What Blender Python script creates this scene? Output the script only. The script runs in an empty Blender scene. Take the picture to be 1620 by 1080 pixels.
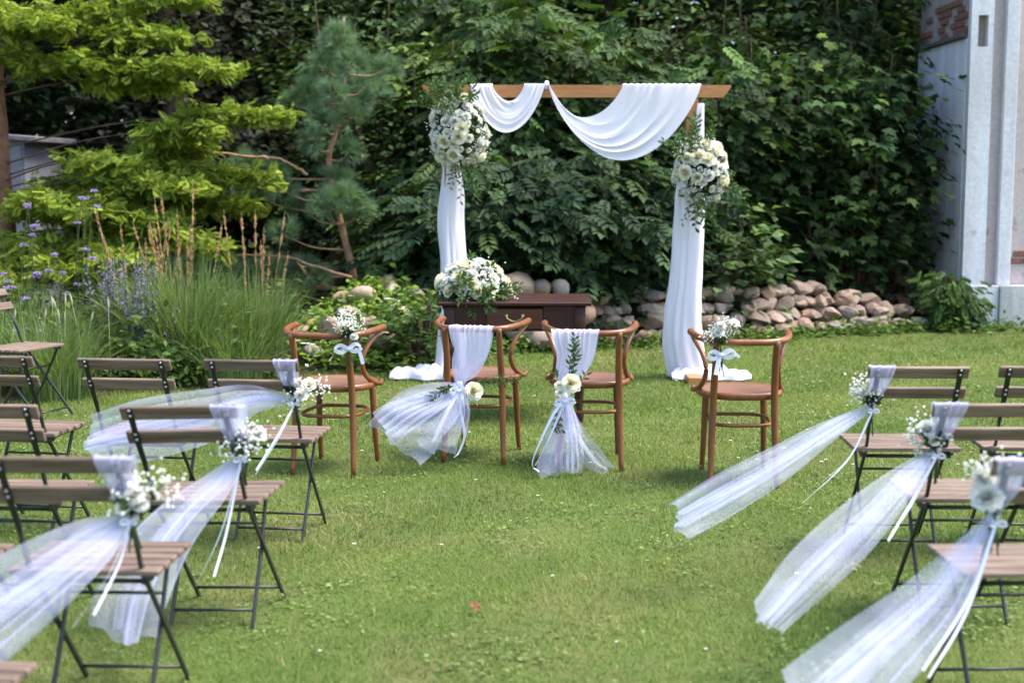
import bpy, math, random
import numpy as np
from math import radians, sin, cos, pi
from mathutils import Vector

# ------------------------------------------------------------------ camera, sky, sun, exposure
scene = bpy.context.scene
col = scene.collection
cam_data = bpy.data.cameras.new('camera')
cam_data.lens = 50.0
cam_data.sensor_width = 36.0
cam_data.clip_end = 400.0
cam_data.dof.use_dof = True
cam_data.dof.focus_distance = 7.4
cam_data.dof.aperture_fstop = 2.4
cam = bpy.data.objects.new('camera', cam_data)
col.objects.link(cam)
cam.location = (0, 0, 1.54)
cam.rotation_euler = (pi / 2 - 0.117, 0, 0)
scene.camera = cam

SUN_EL, SUN_AZ = radians(61), radians(92)          # azimuth from +Y towards +X
world = bpy.data.worlds.new('World')
scene.world = world
world.use_nodes = True
wn = world.node_tree
sky = wn.nodes.new('ShaderNodeTexSky')
sky.sky_type = 'NISHITA'
sky.sun_disc = False
sky.sun_elevation = SUN_EL
sky.sun_rotation = SUN_AZ
sky.air_density = 1.0
sky.dust_density = 2.0
wn.links.new(sky.outputs[0], wn.nodes['Background'].inputs[0])
wn.nodes['Background'].inputs[1].default_value = 0.15
sun_data = bpy.data.lights.new('sun', 'SUN')
sun_data.energy = 2.6
sun_data.angle = radians(28)
sun_data.color = (1.0, 0.95, 0.87)
sun = bpy.data.objects.new('sun', sun_data)
col.objects.link(sun)
sd = Vector((sin(SUN_AZ) * cos(SUN_EL), cos(SUN_AZ) * cos(SUN_EL), sin(SUN_EL)))
sun.rotation_euler = (-sd).to_track_quat('-Z', 'Y').to_euler()
vs = scene.view_settings
vs.view_transform = 'Standard'
vs.look = 'None'
vs.exposure = 1.74
vs.gamma = 1.0
cy = scene.cycles
cy.max_bounces = 6
cy.diffuse_bounces = 2
cy.glossy_bounces = 2
cy.transmission_bounces = 4
cy.transparent_max_bounces = 24
cy.use_denoising = True
cy.use_adaptive_sampling = True
cy.adaptive_threshold = 0.02
cy.caustics_reflective = False
cy.caustics_refractive = False

RNG = np.random.default_rng(7)
random.seed(7)

# ------------------------------------------------------------------ mesh helpers
def nrm(v):
    v = np.asarray(v, float)
    return v / np.maximum(np.linalg.norm(v, axis=-1, keepdims=True), 1e-9)

class MB:
    """collects shapes; build() links them as one mesh object"""
    def __init__(s):
        s.V, s.F, s.C, s.n = [], [], [], 0
    def add(s, V, faces, color=None):
        V = np.asarray(V, float).reshape(-1, 3)
        for f in faces:
            f = np.asarray(f, int)
            if f.size:
                s.F.append(f.reshape(-1, f.shape[-1]) + s.n)
        s.V.append(V)
        c = np.ones((len(V), 3)) if color is None else np.broadcast_to(np.asarray(color, float), (len(V), 3))
        s.C.append(c)
        s.n += len(V)
        return s
    def grid(s, P, closed=False, color=None):
        """P: (a,b,3) grid of points"""
        a, b = P.shape[:2]
        i = np.arange(a * b).reshape(a, b)
        if closed:
            j = np.roll(i, -1, axis=1)
            q = np.stack([i[:-1], j[:-1], j[1:], i[1:]], -1).reshape(-1, 4)
        else:
            q = np.stack([i[:-1, :-1], i[:-1, 1:], i[1:, 1:], i[1:, :-1]], -1).reshape(-1, 4)
        return s.add(P.reshape(-1, 3), [q], color)
    def tube(s, path, rad, n=8, cap=True, color=None):
        path = np.asarray(path, float)
        m = len(path)
        rad = np.broadcast_to(np.asarray(rad, float), (m,))
        t = np.gradient(path, axis=0)
        t = nrm(t)
        up = np.array([0, 0, 1.0]) if abs(t[:, 2]).mean() < .8 else np.array([0, 1.0, 0])
        x = nrm(np.cross(t, up)); y = np.cross(t, x)
        an = np.linspace(0, 2 * pi, n, endpoint=False)
        P = path[:, None] + rad[:, None, None] * (x[:, None] * np.cos(an)[None, :, None] + y[:, None] * np.sin(an)[None, :, None])
        k = s.n
        s.grid(P, True, color)
        if cap:
            s.F.append(np.array([np.arange(n)[::-1] + k])); s.F.append(np.array([np.arange(n) + k + (m - 1) * n]))
        return s
    def bar(s, p0, p1, w, h, side, ch=0.003, color=None):
        """chamfered bar from p0 to p1; w along 'side', h across"""
        p0, p1 = np.asarray(p0, float), np.asarray(p1, float)
        return s.sweep([p0, p0 + nrm(p1 - p0) * ch, p1 - nrm(p1 - p0) * ch, p1],
                       [w - 2 * ch, w, w, w - 2 * ch], [h - 2 * ch, h, h, h - 2 * ch], side, ch, color)
    def sweep(s, path, W, Hh, side, ch=0.002, color=None):
        path = np.asarray(path, float); m = len(path)
        t = nrm(np.gradient(path, axis=0))
        side = np.broadcast_to(np.asarray(side, float), path.shape)
        y = nrm(np.cross(t, side)); x = np.cross(y, t)
        P = []
        for i in range(m):
            w, h = W[i] / 2, Hh[i] / 2
            c = min(ch, w * .6, h * .6)
            oc = [(-w + c, -h), (w - c, -h), (w, -h + c), (w, h - c), (w - c, h), (-w + c, h), (-w, h - c), (-w, -h + c)]
            P.append([path[i] + x[i] * a + y[i] * b for a, b in oc])
        k = s.n
        s.grid(np.array(P), True, color)
        s.F.append(np.array([np.arange(8)[::-1] + k])); s.F.append(np.array([np.arange(8) + k + (m - 1) * 8]))
        return s
    def lathe(s, prof, o=(0, 0, 0), n=16, color=None):
        prof = np.asarray(prof, float); an = np.linspace(0, 2 * pi, n, endpoint=False)
        P = np.stack([prof[:, None, 0] * np.cos(an), prof[:, None, 0] * np.sin(an), np.repeat(prof[:, 1:2], n, 1)], -1) + np.asarray(o)
        k = s.n
        s.grid(P, True, color)
        s.F.append(np.array([np.arange(n)[::-1] + k])); s.F.append(np.array([np.arange(n) + k + (len(prof) - 1) * n]))
        return s
    def scatter(s, tv, tf, pos, R, scale, color=None):
        """copies of a template; R (m,3,3) columns = x,y,z axes"""
        m, n = len(pos), len(tv)
        if m == 0:
            return s
        scale = np.asarray(scale, float)
        if scale.ndim == 1:
            scale = scale[:, None]
        L = tv[None] * scale[:, None, :]
        V = np.einsum('mij,mnj->mni', R, L) + pos[:, None]
        F = [(f[None] + (np.arange(m) * n)[:, None, None]).reshape(-1, f.shape[1]) for f in tf]
        if color is None:
            c = None
        else:
            c = np.repeat(np.asarray(color)[:, None, :], n, 1).reshape(-1, 3)
        k = s.n
        for f in F:
            s.F.append(f + k)
        s.V.append(V.reshape(-1, 3)); s.C.append(np.ones((m * n, 3)) if c is None else c); s.n += m * n
        return s
    def mesh(s, name, mat, smooth=True):
        me = bpy.data.meshes.new(name)
        V = np.concatenate(s.V)
        tot = np.concatenate([np.full(len(f), f.shape[1]) for f in s.F])
        lv = np.concatenate([f.reshape(-1) for f in s.F])
        st = np.concatenate([[0], np.cumsum(tot)[:-1]])
        me.vertices.add(len(V)); me.vertices.foreach_set('co', V.astype(np.float32).ravel())
        me.loops.add(len(lv)); me.loops.foreach_set('vertex_index', lv.astype(np.int32))
        me.polygons.add(len(tot)); me.polygons.foreach_set('loop_start', st.astype(np.int32))
        me.polygons.foreach_set('use_smooth', np.full(len(tot), smooth, bool))
        a = me.color_attributes.new('tint', 'FLOAT_COLOR', 'POINT')
        C = np.concatenate(s.C); C = np.concatenate([C, np.ones((len(C), 1))], 1)
        a.data.foreach_set('color', C.astype(np.float32).ravel())
        me.update(calc_edges=True)
        me.materials.append(mat)
        return me
    def build(s, name, mat, parent=None, smooth=True):
        return obj(name, s.mesh(name, mat, smooth), parent)

def obj(name, me, parent=None, loc=None, rz=None):
    o = bpy.data.objects.new(name, me)
    col.objects.link(o)
    if parent: o.parent = parent
    if loc is not None: o.location = loc
    if rz is not None: o.rotation_euler = (0, 0, rz)
    return o

def tag(o, label=None, cat=None, group=None, kind=None):
    if label: o['label'] = label
    if cat: o['category'] = cat
    if group: o['group'] = group
    if kind: o['kind'] = kind
    return o

def empty(name, loc=(0, 0, 0), rz=0.0, label=None, cat=None, group=None):
    o = bpy.data.objects.new(name, None)
    col.objects.link(o)
    o.empty_display_size = .1
    o.location = loc; o.rotation_euler = (0, 0, rz)
    return tag(o, label, cat, group)

def copy_tree(o, parent=None):
    c = o.copy(); col.objects.link(c); c.parent = parent
    for ch in list(o.children):
        copy_tree(ch, c)
    return c

def smooth_path(pts, n):
    """Catmull-Rom through pts"""
    p = np.asarray(pts, float)
    p = np.concatenate([[2 * p[0] - p[1]], p, [2 * p[-1] - p[-2]]])
    m = len(p) - 3
    t = np.linspace(0, m - 1e-6, n); i = t.astype(int); f = (t - i)[:, None]
    a, b, c, d = p[i], p[i + 1], p[i + 2], p[i + 3]
    return .5 * (2 * b + (c - a) * f + (2 * a - 5 * b + 4 * c - d) * f ** 2 + (3 * b - a - 3 * c + d) * f ** 3)

def frames(fwd, up):
    y = nrm(fwd); z = nrm(up - (up * y).sum(-1, keepdims=True) * y); x = np.cross(y, z)
    return np.stack([x, y, z], -1)

def rand_frames(m, rng, up_bias=.0):
    return frames(rng.normal(size=(m, 3)), rng.normal(size=(m, 3)) + [0, 0, up_bias])

# ------------------------------------------------------------------ materials
def mat(name):
    m = bpy.data.materials.new(name); m.use_nodes = True
    return m, m.node_tree, m.node_tree.nodes['Principled BSDF']

def N(nt, typ, **kw):
    n = nt.nodes.new(typ)
    for k, v in kw.items():
        setattr(n, k, v)
    return n

def noise(nt, scale, detail=4, rough=.55, vec=None, dist=0.0):
    n = N(nt, 'ShaderNodeTexNoise')
    n.inputs['Scale'].default_value = scale; n.inputs['Detail'].default_value = detail
    n.inputs['Roughness'].default_value = rough; n.inputs['Distortion'].default_value = dist
    if vec is not None: nt.links.new(vec, n.inputs['Vector'])
    return n

def ramp(nt, src, stops):
    r = N(nt, 'ShaderNodeValToRGB')
    e = r.color_ramp.elements
    while len(e) < len(stops): e.new(.5)
    for k, (p, c) in enumerate(stops):
        e[k].position = p; e[k].color = (*c, 1)
    nt.links.new(src, r.inputs[0])
    return r

def coords(nt, scale=(1, 1, 1), kind='Object', rot=(0, 0, 0)):
    t = N(nt, 'ShaderNodeTexCoord'); m = N(nt, 'ShaderNodeMapping')
    m.inputs['Scale'].default_value = scale; m.inputs['Rotation'].default_value = rot
    nt.links.new(t.outputs[kind], m.inputs[0])
    return m.outputs[0]

def mix(nt, a, b, fac, mode='MIX'):
    m = N(nt, 'ShaderNodeMix', data_type='RGBA', blend_type=mode)
    for s_, v in ((m.inputs[0], fac), (m.inputs[6], a), (m.inputs[7], b)):
        if isinstance(v, (int, float)): s_.default_value = v
        elif isinstance(v, tuple): s_.default_value = (*v, 1)
        else: nt.links.new(v, s_)
    return m.outputs[2]

def bump(nt, b, src, strength, dist=.01):
    n = N(nt, 'ShaderNodeBump'); n.inputs['Strength'].default_value = strength; n.inputs['Distance'].default_value = dist
    nt.links.new(src, n.inputs['Height']); nt.links.new(n.outputs[0], b.inputs['Normal'])

def tint_attr(nt):
    return N(nt, 'ShaderNodeVertexColor', layer_name='tint').outputs[0]

def wood(name, dark, light, axis_scale, rough=.5, spec=.3, bumps=.25, vary=.25, grain=1.0):
    m, nt, b = mat(name)
    v = coords(nt, axis_scale)
    oi = N(nt, 'ShaderNodeObjectInfo')
    add = N(nt, 'ShaderNodeVectorMath', operation='ADD')
    sc_ = N(nt, 'ShaderNodeVectorMath', operation='SCALE'); sc_.inputs[3].default_value = 37.0
    cmb = N(nt, 'ShaderNodeCombineXYZ')
    for k in range(3): nt.links.new(oi.outputs['Random'], cmb.inputs[k])
    nt.links.new(cmb.outputs[0], sc_.inputs[0])
    nt.links.new(v, add.inputs[0]); nt.links.new(sc_.outputs[0], add.inputs[1])
    n1 = noise(nt, 3.0, 6, .6, add.outputs[0], .6); n2 = noise(nt, 14.0, 3, .6, add.outputs[0])
    c = ramp(nt, n1.outputs[0], [(.3, dark), (.72, light)])
    c2 = mix(nt, c.outputs[0], (.35, .33, .33), n2.outputs[0], 'MULTIPLY')
    c3 = mix(nt, c.outputs[0], c2, .35 * grain)
    hs = N(nt, 'ShaderNodeHueSaturation')
    mr = N(nt, 'ShaderNodeMapRange'); mr.inputs[3].default_value = 1 - vary; mr.inputs[4].default_value = 1 + vary
    nt.links.new(oi.outputs['Random'], mr.inputs[0]); nt.links.new(mr.outputs[0], hs.inputs['Value'])
    nt.links.new(c3, hs.inputs['Color']); nt.links.new(hs.outputs[0], b.inputs['Base Color'])
    b.inputs['Roughness'].default_value = rough; b.inputs['Specular IOR Level'].default_value = spec
    bump(nt, b, n2.outputs[0], bumps, .002)
    return m

M = {}
M['slat_wood'] = wood('slat_wood', (.090, .058, .040), (.265, .190, .142), (1.2, 16, 16), .55, .35, .3, .18)
M['bentwood'] = wood('bentwood', (.135, .046, .015), (.25, .092, .031), (5, 5, 1.5), .36, .45, .12, .10, 1.0)
M['bent_seat'] = wood('bent_seat', (.16, .080, .052), (.25, .135, .092), (2, 9, 4), .35, .5, .1, .08, .6)
M['dark_wood'] = wood('dark_wood', (.024, .0085, .006), (.055, .019, .012), (1.5, 12, 12), .45, .25, .15, .1)
M['drawer_wood'] = wood('drawer_wood', (.045, .011, .007), (.12, .032, .017), (1.2, 14, 14), .28, .5, .1, .1)
M['arch_wood'] = wood('arch_wood', (.36, .15, .05), (.52, .25, .095), (1.2, 14, 14), .5, .3, .2, .06)

def simple(name, c, rough=.5, metal=0.0, spec=.5, nscale=None, namt=.2, bumps=0.0):
    m, nt, b = mat(name)
    b.inputs['Base Color'].default_value = (*c, 1); b.inputs['Roughness'].default_value = rough
    b.inputs['Metallic'].default_value = metal; b.inputs['Specular IOR Level'].default_value = spec
    if nscale:
        n = noise(nt, nscale, 5, .6, coords(nt))
        r = ramp(nt, n.outputs[0], [(.3, tuple(x * (1 - namt) for x in c)), (.7, tuple(min(1, x * (1 + namt)) for x in c))])
        nt.links.new(r.outputs[0], b.inputs['Base Color'])
        if bumps: bump(nt, b, n.outputs[0], bumps, .01)
    return m
M['black_metal'] = simple('black_metal', (.012, .012, .014), .42, 0, .5, 60, .3, .05)
M['bolt'] = simple('bolt', (.55, .55, .56), .35, .9)
M['brass'] = simple('brass', (.40, .31, .16), .45, .9)

def leafy(name, transl=.3, rough=.5, spec=.35, base=(1, 1, 1), nscale=9.0, through=(1.25, 1.3, .55), lo=.78):
    """leaf material: colour from the leaf's own tint, thin-leaf translucency"""
    m, nt, b = mat(name)
    c = mix(nt, tint_attr(nt), base, 1.0, 'MULTIPLY')
    nz = noise(nt, nscale, 2, .5, coords(nt))
    r = ramp(nt, nz.outputs[0], [(.3, (lo, lo, lo)), (.7, (1.15, 1.15, 1.12))])
    c = mix(nt, c, r.outputs[0], 1.0, 'MULTIPLY')
    nt.links.new(c, b.inputs['Base Color'])
    b.inputs['Roughness'].default_value = rough; b.inputs['Specular IOR Level'].default_value = spec
    t = N(nt, 'ShaderNodeBsdfTranslucent')
    tc = mix(nt, c, through, 1.0, 'MULTIPLY')
    nt.links.new(tc, t.inputs[0])
    mx = N(nt, 'ShaderNodeMixShader'); mx.inputs[0].default_value = transl
    nt.links.new(b.outputs[0], mx.inputs[1]); nt.links.new(t.outputs[0], mx.inputs[2])
    nt.links.new(mx.outputs[0], nt.nodes['Material Output'].inputs[0])
    return m
M['leaf'] = leafy('leaf', .28, .6, .16)
M['grass'] = leafy('grass', .35, .55, .25, nscale=1.3)
M['petal'] = leafy('petal', .3, .6, .2, (1, 1, 1), 30, (1, 1, 1), .95)
M['stem'] = simple('stem', (.045, .07, .025), .6, 0, .3)
M['bark'] = simple('bark', (.10, .065, .045), .9, 0, .2, 9, .45, .6)
M['bark_red'] = simple('bark_red', (.23, .12, .075), .9, 0, .2, 7, .4, .7)
M['bark_pine'] = simple('bark_pine', (.34, .20, .13), .85, 0, .2, 12, .4, .5)

def cloth(name, c, transl=.3, alpha=1.0, weave=900, rough=.85, bumps=.15):
    m, nt, b = mat(name)
    b.inputs['Base Color'].default_value = (*c, 1); b.inputs['Roughness'].default_value = rough
    b.inputs['Specular IOR Level'].default_value = .15
    b.inputs['Sheen Weight'].default_value = .15
    nz = noise(nt, 45, 3, .6, coords(nt))
    if bumps: bump(nt, b, nz.outputs[0], bumps, .004)
    t = N(nt, 'ShaderNodeBsdfTranslucent'); t.inputs[0].default_value = (*c, 1)
    mx = N(nt, 'ShaderNodeMixShader'); mx.inputs[0].default_value = transl
    nt.links.new(b.outputs[0], mx.inputs[1]); nt.links.new(t.outputs[0], mx.inputs[2])
    out = mx.outputs[0]
    if alpha < 1:
        tr = N(nt, 'ShaderNodeBsdfTransparent')
        ma = N(nt, 'ShaderNodeMixShader')
        nz2 = noise(nt, 7, 4, .6, coords(nt))
        mr = N(nt, 'ShaderNodeMapRange'); mr.inputs[1].default_value = .3; mr.inputs[2].default_value = .7
        mr.inputs[3].default_value = alpha - .07; mr.inputs[4].default_value = alpha + .07
        nt.links.new(nz2.outputs[0], mr.inputs[0]); nt.links.new(mr.outputs[0], ma.inputs[0])
        nt.links.new(tr.outputs[0], ma.inputs[1]); nt.links.new(out, ma.inputs[2])
        out = ma.outputs[0]
    nt.links.new(out, nt.nodes['Material Output'].inputs[0])
    return m
M['drape'] = cloth('drape', (.87, .85, .94), .35)
M['tulle'] = cloth('tulle', (.72, .74, .98), .45, .29, bumps=0)
M['tulle_band'] = cloth('tulle_band', (.70, .70, .97), .4, .42, bumps=0)
M['tulle_dense'] = cloth('tulle_dense', (.80, .80, .98), .4, .64, bumps=0)
M['satin'] = cloth('satin', (.84, .84, .95), .2, rough=.35, bumps=.05)

def stone_mat():
    m, nt, b = mat('stone')
    v = coords(nt); oi = N(nt, 'ShaderNodeObjectInfo')
    base = ramp(nt, oi.outputs['Random'], [(0, (.27, .22, .18)), (.25, (.38, .28, .21)), (.5, (.32, .30, .27)), (.72, (.40, .24, .175)), (1, (.46, .41, .34))])
    n1 = noise(nt, 14, 6, .65, v); n2 = noise(nt, 70, 4, .7, v)
    r1 = ramp(nt, n1.outputs[0], [(.3, (.55, .52, .5)), (.7, (1.2, 1.15, 1.1))])
    c = mix(nt, base.outputs[0], r1.outputs[0], 1.0, 'MULTIPLY')
    r2 = ramp(nt, n2.outputs[0], [(.35, (.7, .7, .7)), (.65, (1.1, 1.1, 1.1))])
    c = mix(nt, c, r2.outputs[0], .6, 'MULTIPLY')
    nt.links.new(c, b.inputs['Base Color']); b.inputs['Roughness'].default_value = .85
    bump(nt, b, n1.outputs[0], .5, .02)
    return m
M['stone'] = stone_mat()

def ground_mat(name, stops, s1, s2, bumps=.5):
    m, nt, b = mat(name)
    v = coords(nt)
    n1 = noise(nt, s1, 6, .62, v, .4); n2 = noise(nt, s2, 4, .7, v)
    c = ramp(nt, n1.outputs[0], stops)
    r2 = ramp(nt, n2.outputs[0], [(.3, (.6, .6, .6)), (.7, (1.2, 1.2, 1.2))])
    nt.links.new(mix(nt, c.outputs[0], r2.outputs[0], 1.0, 'MULTIPLY'), b.inputs['Base Color'])
    b.inputs['Roughness'].default_value = .95; b.inputs['Specular IOR Level'].default_value = .1
    bump(nt, b, n2.outputs[0], bumps, .02)
    return m
M['lawn'] = ground_mat('lawn', [(.28, (.06, .10, .02)), (.5, (.085, .12, .03)), (.74, (.14, .13, .055))], 1.6, 60)
M['soil'] = ground_mat('soil', [(.3, (.045, .032, .022)), (.7, (.10, .072, .05))], 3, 45)
M['moss'] = ground_mat('moss', [(.3, (.03, .045, .014)), (.7, (.07, .075, .03))], 4, 50)

def plaster(name, c, stain, peel, amount):
    m, nt, b = mat(name)
    v = coords(nt); vs_ = coords(nt, (2.5, 2.5, .35))
    n1 = noise(nt, 1.6, 7, .65, v, .5); n2 = noise(nt, 2.2, 5, .6, vs_); n3 = noise(nt, 26, 4, .6, v)
    r1 = ramp(nt, n2.outputs[0], [(.38, c), (.68, stain)])
    r2 = ramp(nt, n1.outputs[0], [(amount, (0, 0, 0)), (amount + .04, (1, 1, 1))])
    cc = mix(nt, r1.outputs[0], peel, r2.outputs[0])
    r3 = ramp(nt, n3.outputs[0], [(.3, (.82, .82, .82)), (.7, (1.05, 1.05, 1.05))])
    nt.links.new(mix(nt, cc, r3.outputs[0], 1.0, 'MULTIPLY'), b.inputs['Base Color'])
    b.inputs['Roughness'].default_value = .9; b.inputs['Specular IOR Level'].default_value = .15
    bump(nt, b, n1.outputs[0], .35, .03)
    return m
M['plaster_white'] = plaster('plaster_white', (.70, .69, .72), (.57, .54, .55), (.46, .38, .35), .66)
M['plaster_pink'] = plaster('plaster_pink', (.54, .45, .43), (.44, .40, .39), (.33, .25, .22), .64)
M['plaster_grey'] = plaster('plaster_grey', (.34, .29, .26), (.26, .23, .21), (.30, .12, .08), .60)
M['plinth'] = plaster('plinth', (.55, .54, .52), (.38, .38, .36), (.22, .2, .18), .62)
M['ledge'] = simple('ledge', (.11, .095, .085), .8, 0, .3, 20, .4, .4)
M['brick'] = simple('brick', (.20, .095, .075), .9, 0, .2, 30, .45, .5)
M['shed_grey'] = simple('shed_grey', (.17, .17, .20), .8, 0, .2, 5, .2, .2)
M['shed_roof'] = simple('shed_roof', (.14, .13, .14), .85, 0, .2, 8, .3, .3)

# ------------------------------------------------------------------ leaf templates (leaf runs along +Y, face up +Z)
def T_leaf(w=.28, fold=.06, droop=.1):
    v = np.array([(0, 0, 0), (-w * .8, .32, fold), (-w, .55, fold), (0, 1, -droop), (w, .55, fold), (w * .8, .32, fold), (0, .5, 0)], float)
    f = np.array([(0, 6, 1), (1, 6, 2), (2, 6, 3), (6, 4, 3), (6, 5, 4), (0, 5, 6)])
    return v, [f]
def T_diamond(w=.3, fold=.07, droop=.1):
    v = np.array([(0, 0, 0), (-w, .5, fold), (0, 1, -droop), (w, .5, fold)], float)
    return v, [np.array([(0, 2, 1), (0, 3, 2)])]
def T_pinnate(pairs=4, lw=.15, ll=.42, droop=.28):
    V, F = [], []
    lv, lf = T_diamond(.36, .05, .12)
    lf = lf[0]
    def put(p, ang, l, tilt):
        c, s = cos(ang), sin(ang)
        q = lv * np.array([l, l, l])
        q = np.stack([q[:, 0] * c - q[:, 1] * s, q[:, 0] * s + q[:, 1] * c, q[:, 2] - tilt * np.abs(q[:, 1])], -1) + p
        F.append(lf + len(V) * 4); V.append(q)
    for k in range(pairs):
        y = .22 + .66 * k / max(pairs - 1, 1)
        z = -droop * y * y
        l = ll * (1 - .25 * abs(k - pairs * .45) / pairs)
        put(np.array([0, y, z]), 1.05, l, .25); put(np.array([0, y, z]), -1.05, l, .25)
    put(np.array([0, .92, -droop * .85]), 0, ll, .4)
    V = np.concatenate(V); F = np.concatenate(F)
    r = np.array([(-.012, 0, 0), (.012, 0, 0), (0, .95, -droop * .9)])
    F = np.concatenate([F, [[len(V), len(V) + 1, len(V) + 2]]]); V = np.concatenate([V, r])
    return V, [F]
def T_maple():
    an = [(-150, .35), (-118, .62), (-92, .40), (-62, .85), (-38, .50), (0, 1.0), (38, .50), (62, .85), (92, .40), (118, .62), (150, .35)]
    V = [(0, .30, 0)]
    for a, r in an:
        a = radians(a)
        V.append((sin(a) * r * .62, .32 + cos(a) * r * .66, -.10 * r * r + .04 * (abs(sin(a * 2)))))
    V.append((0, 0, -.01))
    V = np.array(V, float)
    F = [(0, k + 1, k) for k in range(1, 11)] + [(0, 1, 12), (0, 12, 11)]
    return V, [np.array(F)]
def T_frond(n=6, w=.44):
    V, F = [], []
    for k in range(n):
        y = .05 + .9 * k / n
        l = w * (sin(pi * (.18 + .78 * k / n)) ** .7)
        for s in (-1, 1):
            b = len(V)
            V += [(0, y - .06, 0), (s * l * .5, y + .12, .04), (s * l, y + .10, -.08), (s * l * .55, y - .04, 0)]
            F += [(b, b + 1, b + 2, b + 3)]
    return np.array(V, float), [np.array(F)]
def T_needles(n=26, seed=3):
    r = np.random.default_rng(seed); V, F = [], []
    for k in range(n):
        a = r.uniform(0, 2 * pi); t = r.uniform(.15, .95); y0 = r.uniform(0, .55)
        d = np.array([cos(a) * t, .75, sin(a) * t]); d = d / np.linalg.norm(d) * r.uniform(.75, 1.05)
        sd_ = nrm(np.cross(d, [0.3, .2, 1.0])) * .013
        p = np.array([0, y0, 0]); b = len(V)
        V += [p - sd_, p + sd_, p + d]; F.append((b, b + 1, b + 2))
    return np.array(V, float), [np.array(F)]
TL, TD, TP, TM, TFR, TN = T_leaf(), T_diamond(), T_pinnate(), T_maple(), T_frond(), T_needles()
TOCT = (np.array([(1, 0, 0), (-1, 0, 0), (0, 1, 0), (0, -1, 0), (0, 0, 1), (0, 0, -1)], float),
        [np.array([(0, 2, 4), (2, 1, 4), (1, 3, 4), (3, 0, 4), (2, 0, 5), (1, 2, 5), (3, 1, 5), (0, 3, 5)])])

def leaf_cols(m, rng, a, b, vary=.25):
    t = rng.random((m, 1)); c = np.asarray(a) * (1 - t) + np.asarray(b) * t
    return c * rng.uniform(1 - vary, 1 + vary, (m, 1))

# ------------------------------------------------------------------ the setting
def sheet(name, pts, z, m, kind='structure', label=None):
    me = bpy.data.meshes.new(name)
    me.from_pydata([(x, y, z) for x, y in pts], [], [tuple(range(len(pts)))])
    me.materials.append(m)
    o = obj(name, me)
    return tag(o, label, None, None, kind)

sheet('lawn', [(-120, -60), (120, -60), (120, 160), (-120, 160)], 0.0, M['lawn'])
def wobble(pts, amp, seed, n=120):
    p = smooth_path([(x, y, 0) for x, y in pts + [pts[0]]], n)[:-1, :2]
    r = np.random.default_rng(seed)
    return [tuple(q) for q in p + r.normal(0, amp, p.shape)]
sheet('planting_bed', wobble([(-5.6, 8.9), (-4.2, 9.25), (-3.3, 9.55), (-2.6, 10.05), (-1.95, 10.55), (-1.65, 11.3), (-2.2, 13.5), (-6.5, 13.5), (-7.5, 10.5)], .02, 1), .004, M['soil'])
sheet('woodland_floor', wobble([(-12, 13.0), (-2, 12.6), (-.4, 12.55), (1.0, 13.0), (2.2, 13.4), (3.2, 14.2), (4.6, 14.55), (9, 15.5), (30, 18), (30, 60), (-30, 60), (-30, 16)], .02, 2), .008, M['soil'])

# --- old building at the edge of the garden
bx0, by0, bx1, by1 = 4.60, 14.5, 8.6, 16.25
def box(mb, x0, x1, y0, y1, z0, z1, ch=.006):
    return mb.bar(((x0 + x1) / 2, (y0 + y1) / 2, z0), ((x0 + x1) / 2, (y0 + y1) / 2, z1), x1 - x0, y1 - y0, (1, 0, 0), ch)
bld = empty('old_building', (6.5, 15.4, 0), 0, 'old whitewashed building with peeling plaster and pilasters beside the shrubs', 'building')
def bpart(name, m, boxes, **k):
    mb = MB()
    for b_ in boxes: box(mb, *b_, ch=k.get('ch', .006))
    o = mb.build(name, m, bld, False)
    o.location = (-6.5, -15.4, 0)
    return o
bpart('wall', M['plaster_pink'], [(bx0 + .02, bx1, by0 + .03, by1, .42, 7.5)])
sw = bpart('side_wall', M['plaster_white'], [(bx0 - .03, bx0 + .018, by0 + .05, by1 + .01, .45, 2.9)])
bpart('ledge', M['ledge'], [(bx0 - .08, bx0 + .016, by0 + .05, by1 + .03, 2.902, 2.945)])
up_ = bpart('upper_wall', M['plaster_grey'], [(bx0 - .012, bx0 + .017, by0 + .05, by1 + .005, 2.947, 7.45)])
# exposed bricks low on the upper wall
mb = MB(); box(mb, -.012, .012, -.105, .105, -.031, .031, .004)
brick_me = mb.mesh('brick', M['brick'], False)
rb = np.random.default_rng(5)
for r_ in range(6):
    for c_ in range(8):
        if rb.random() < (.30 + .13 * r_): continue
        y = by0 + .17 + c_ * .222 + (.111 if r_ % 2 else 0)
        if y > by1 - .1: continue
        o = obj('brick', brick_me, up_, (bx0 - .022 + rb.uniform(-.004, .004), y, 2.985 + r_ * .074))
# pilasters on the front, a niche cut through the first one
nz0, nz1, nx0, nx1 = 2.80, 3.11, 4.645, 4.745
bpart('pilaster', M['plaster_white'], [(4.575, nx0, by0 - .07, by0 + .026, .42, 7.5), (nx1, 4.80, by0 - .07, by0 + .026, .42, 7.5),
                                       (nx0 - .0003, nx1 + .0003, by0 - .07, by0 + .026, .42, nz0), (nx0 - .0003, nx1 + .0003, by0 - .07, by0 + .026, nz1, 7.5)], ch=.0004)
bpart('niche', M['plaster_grey'], [(nx0 - .02, nx1 + .02, by0 + .0275, by0 + .0292, nz0 - .02, nz1 + .02)])
bpart('pilaster', M['plaster_white'], [(4.935, 5.065, by0 - .055, by0 + .026, .42, 7.5)])
bpart('plinth', M['plinth'], [(4.95, bx1 + .05, by0 - .12, by1 + .02, -.02, .418)])
bpart('plinth', M['plaster_white'], [(4.56, 4.948, by0 - .09, by1, -.02, .416)])
mb = MB(); box(mb, -.09, .09, -.012, .012, -.03, .03, .004)
bm2 = mb.mesh('brick', M['brick'], False)
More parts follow.
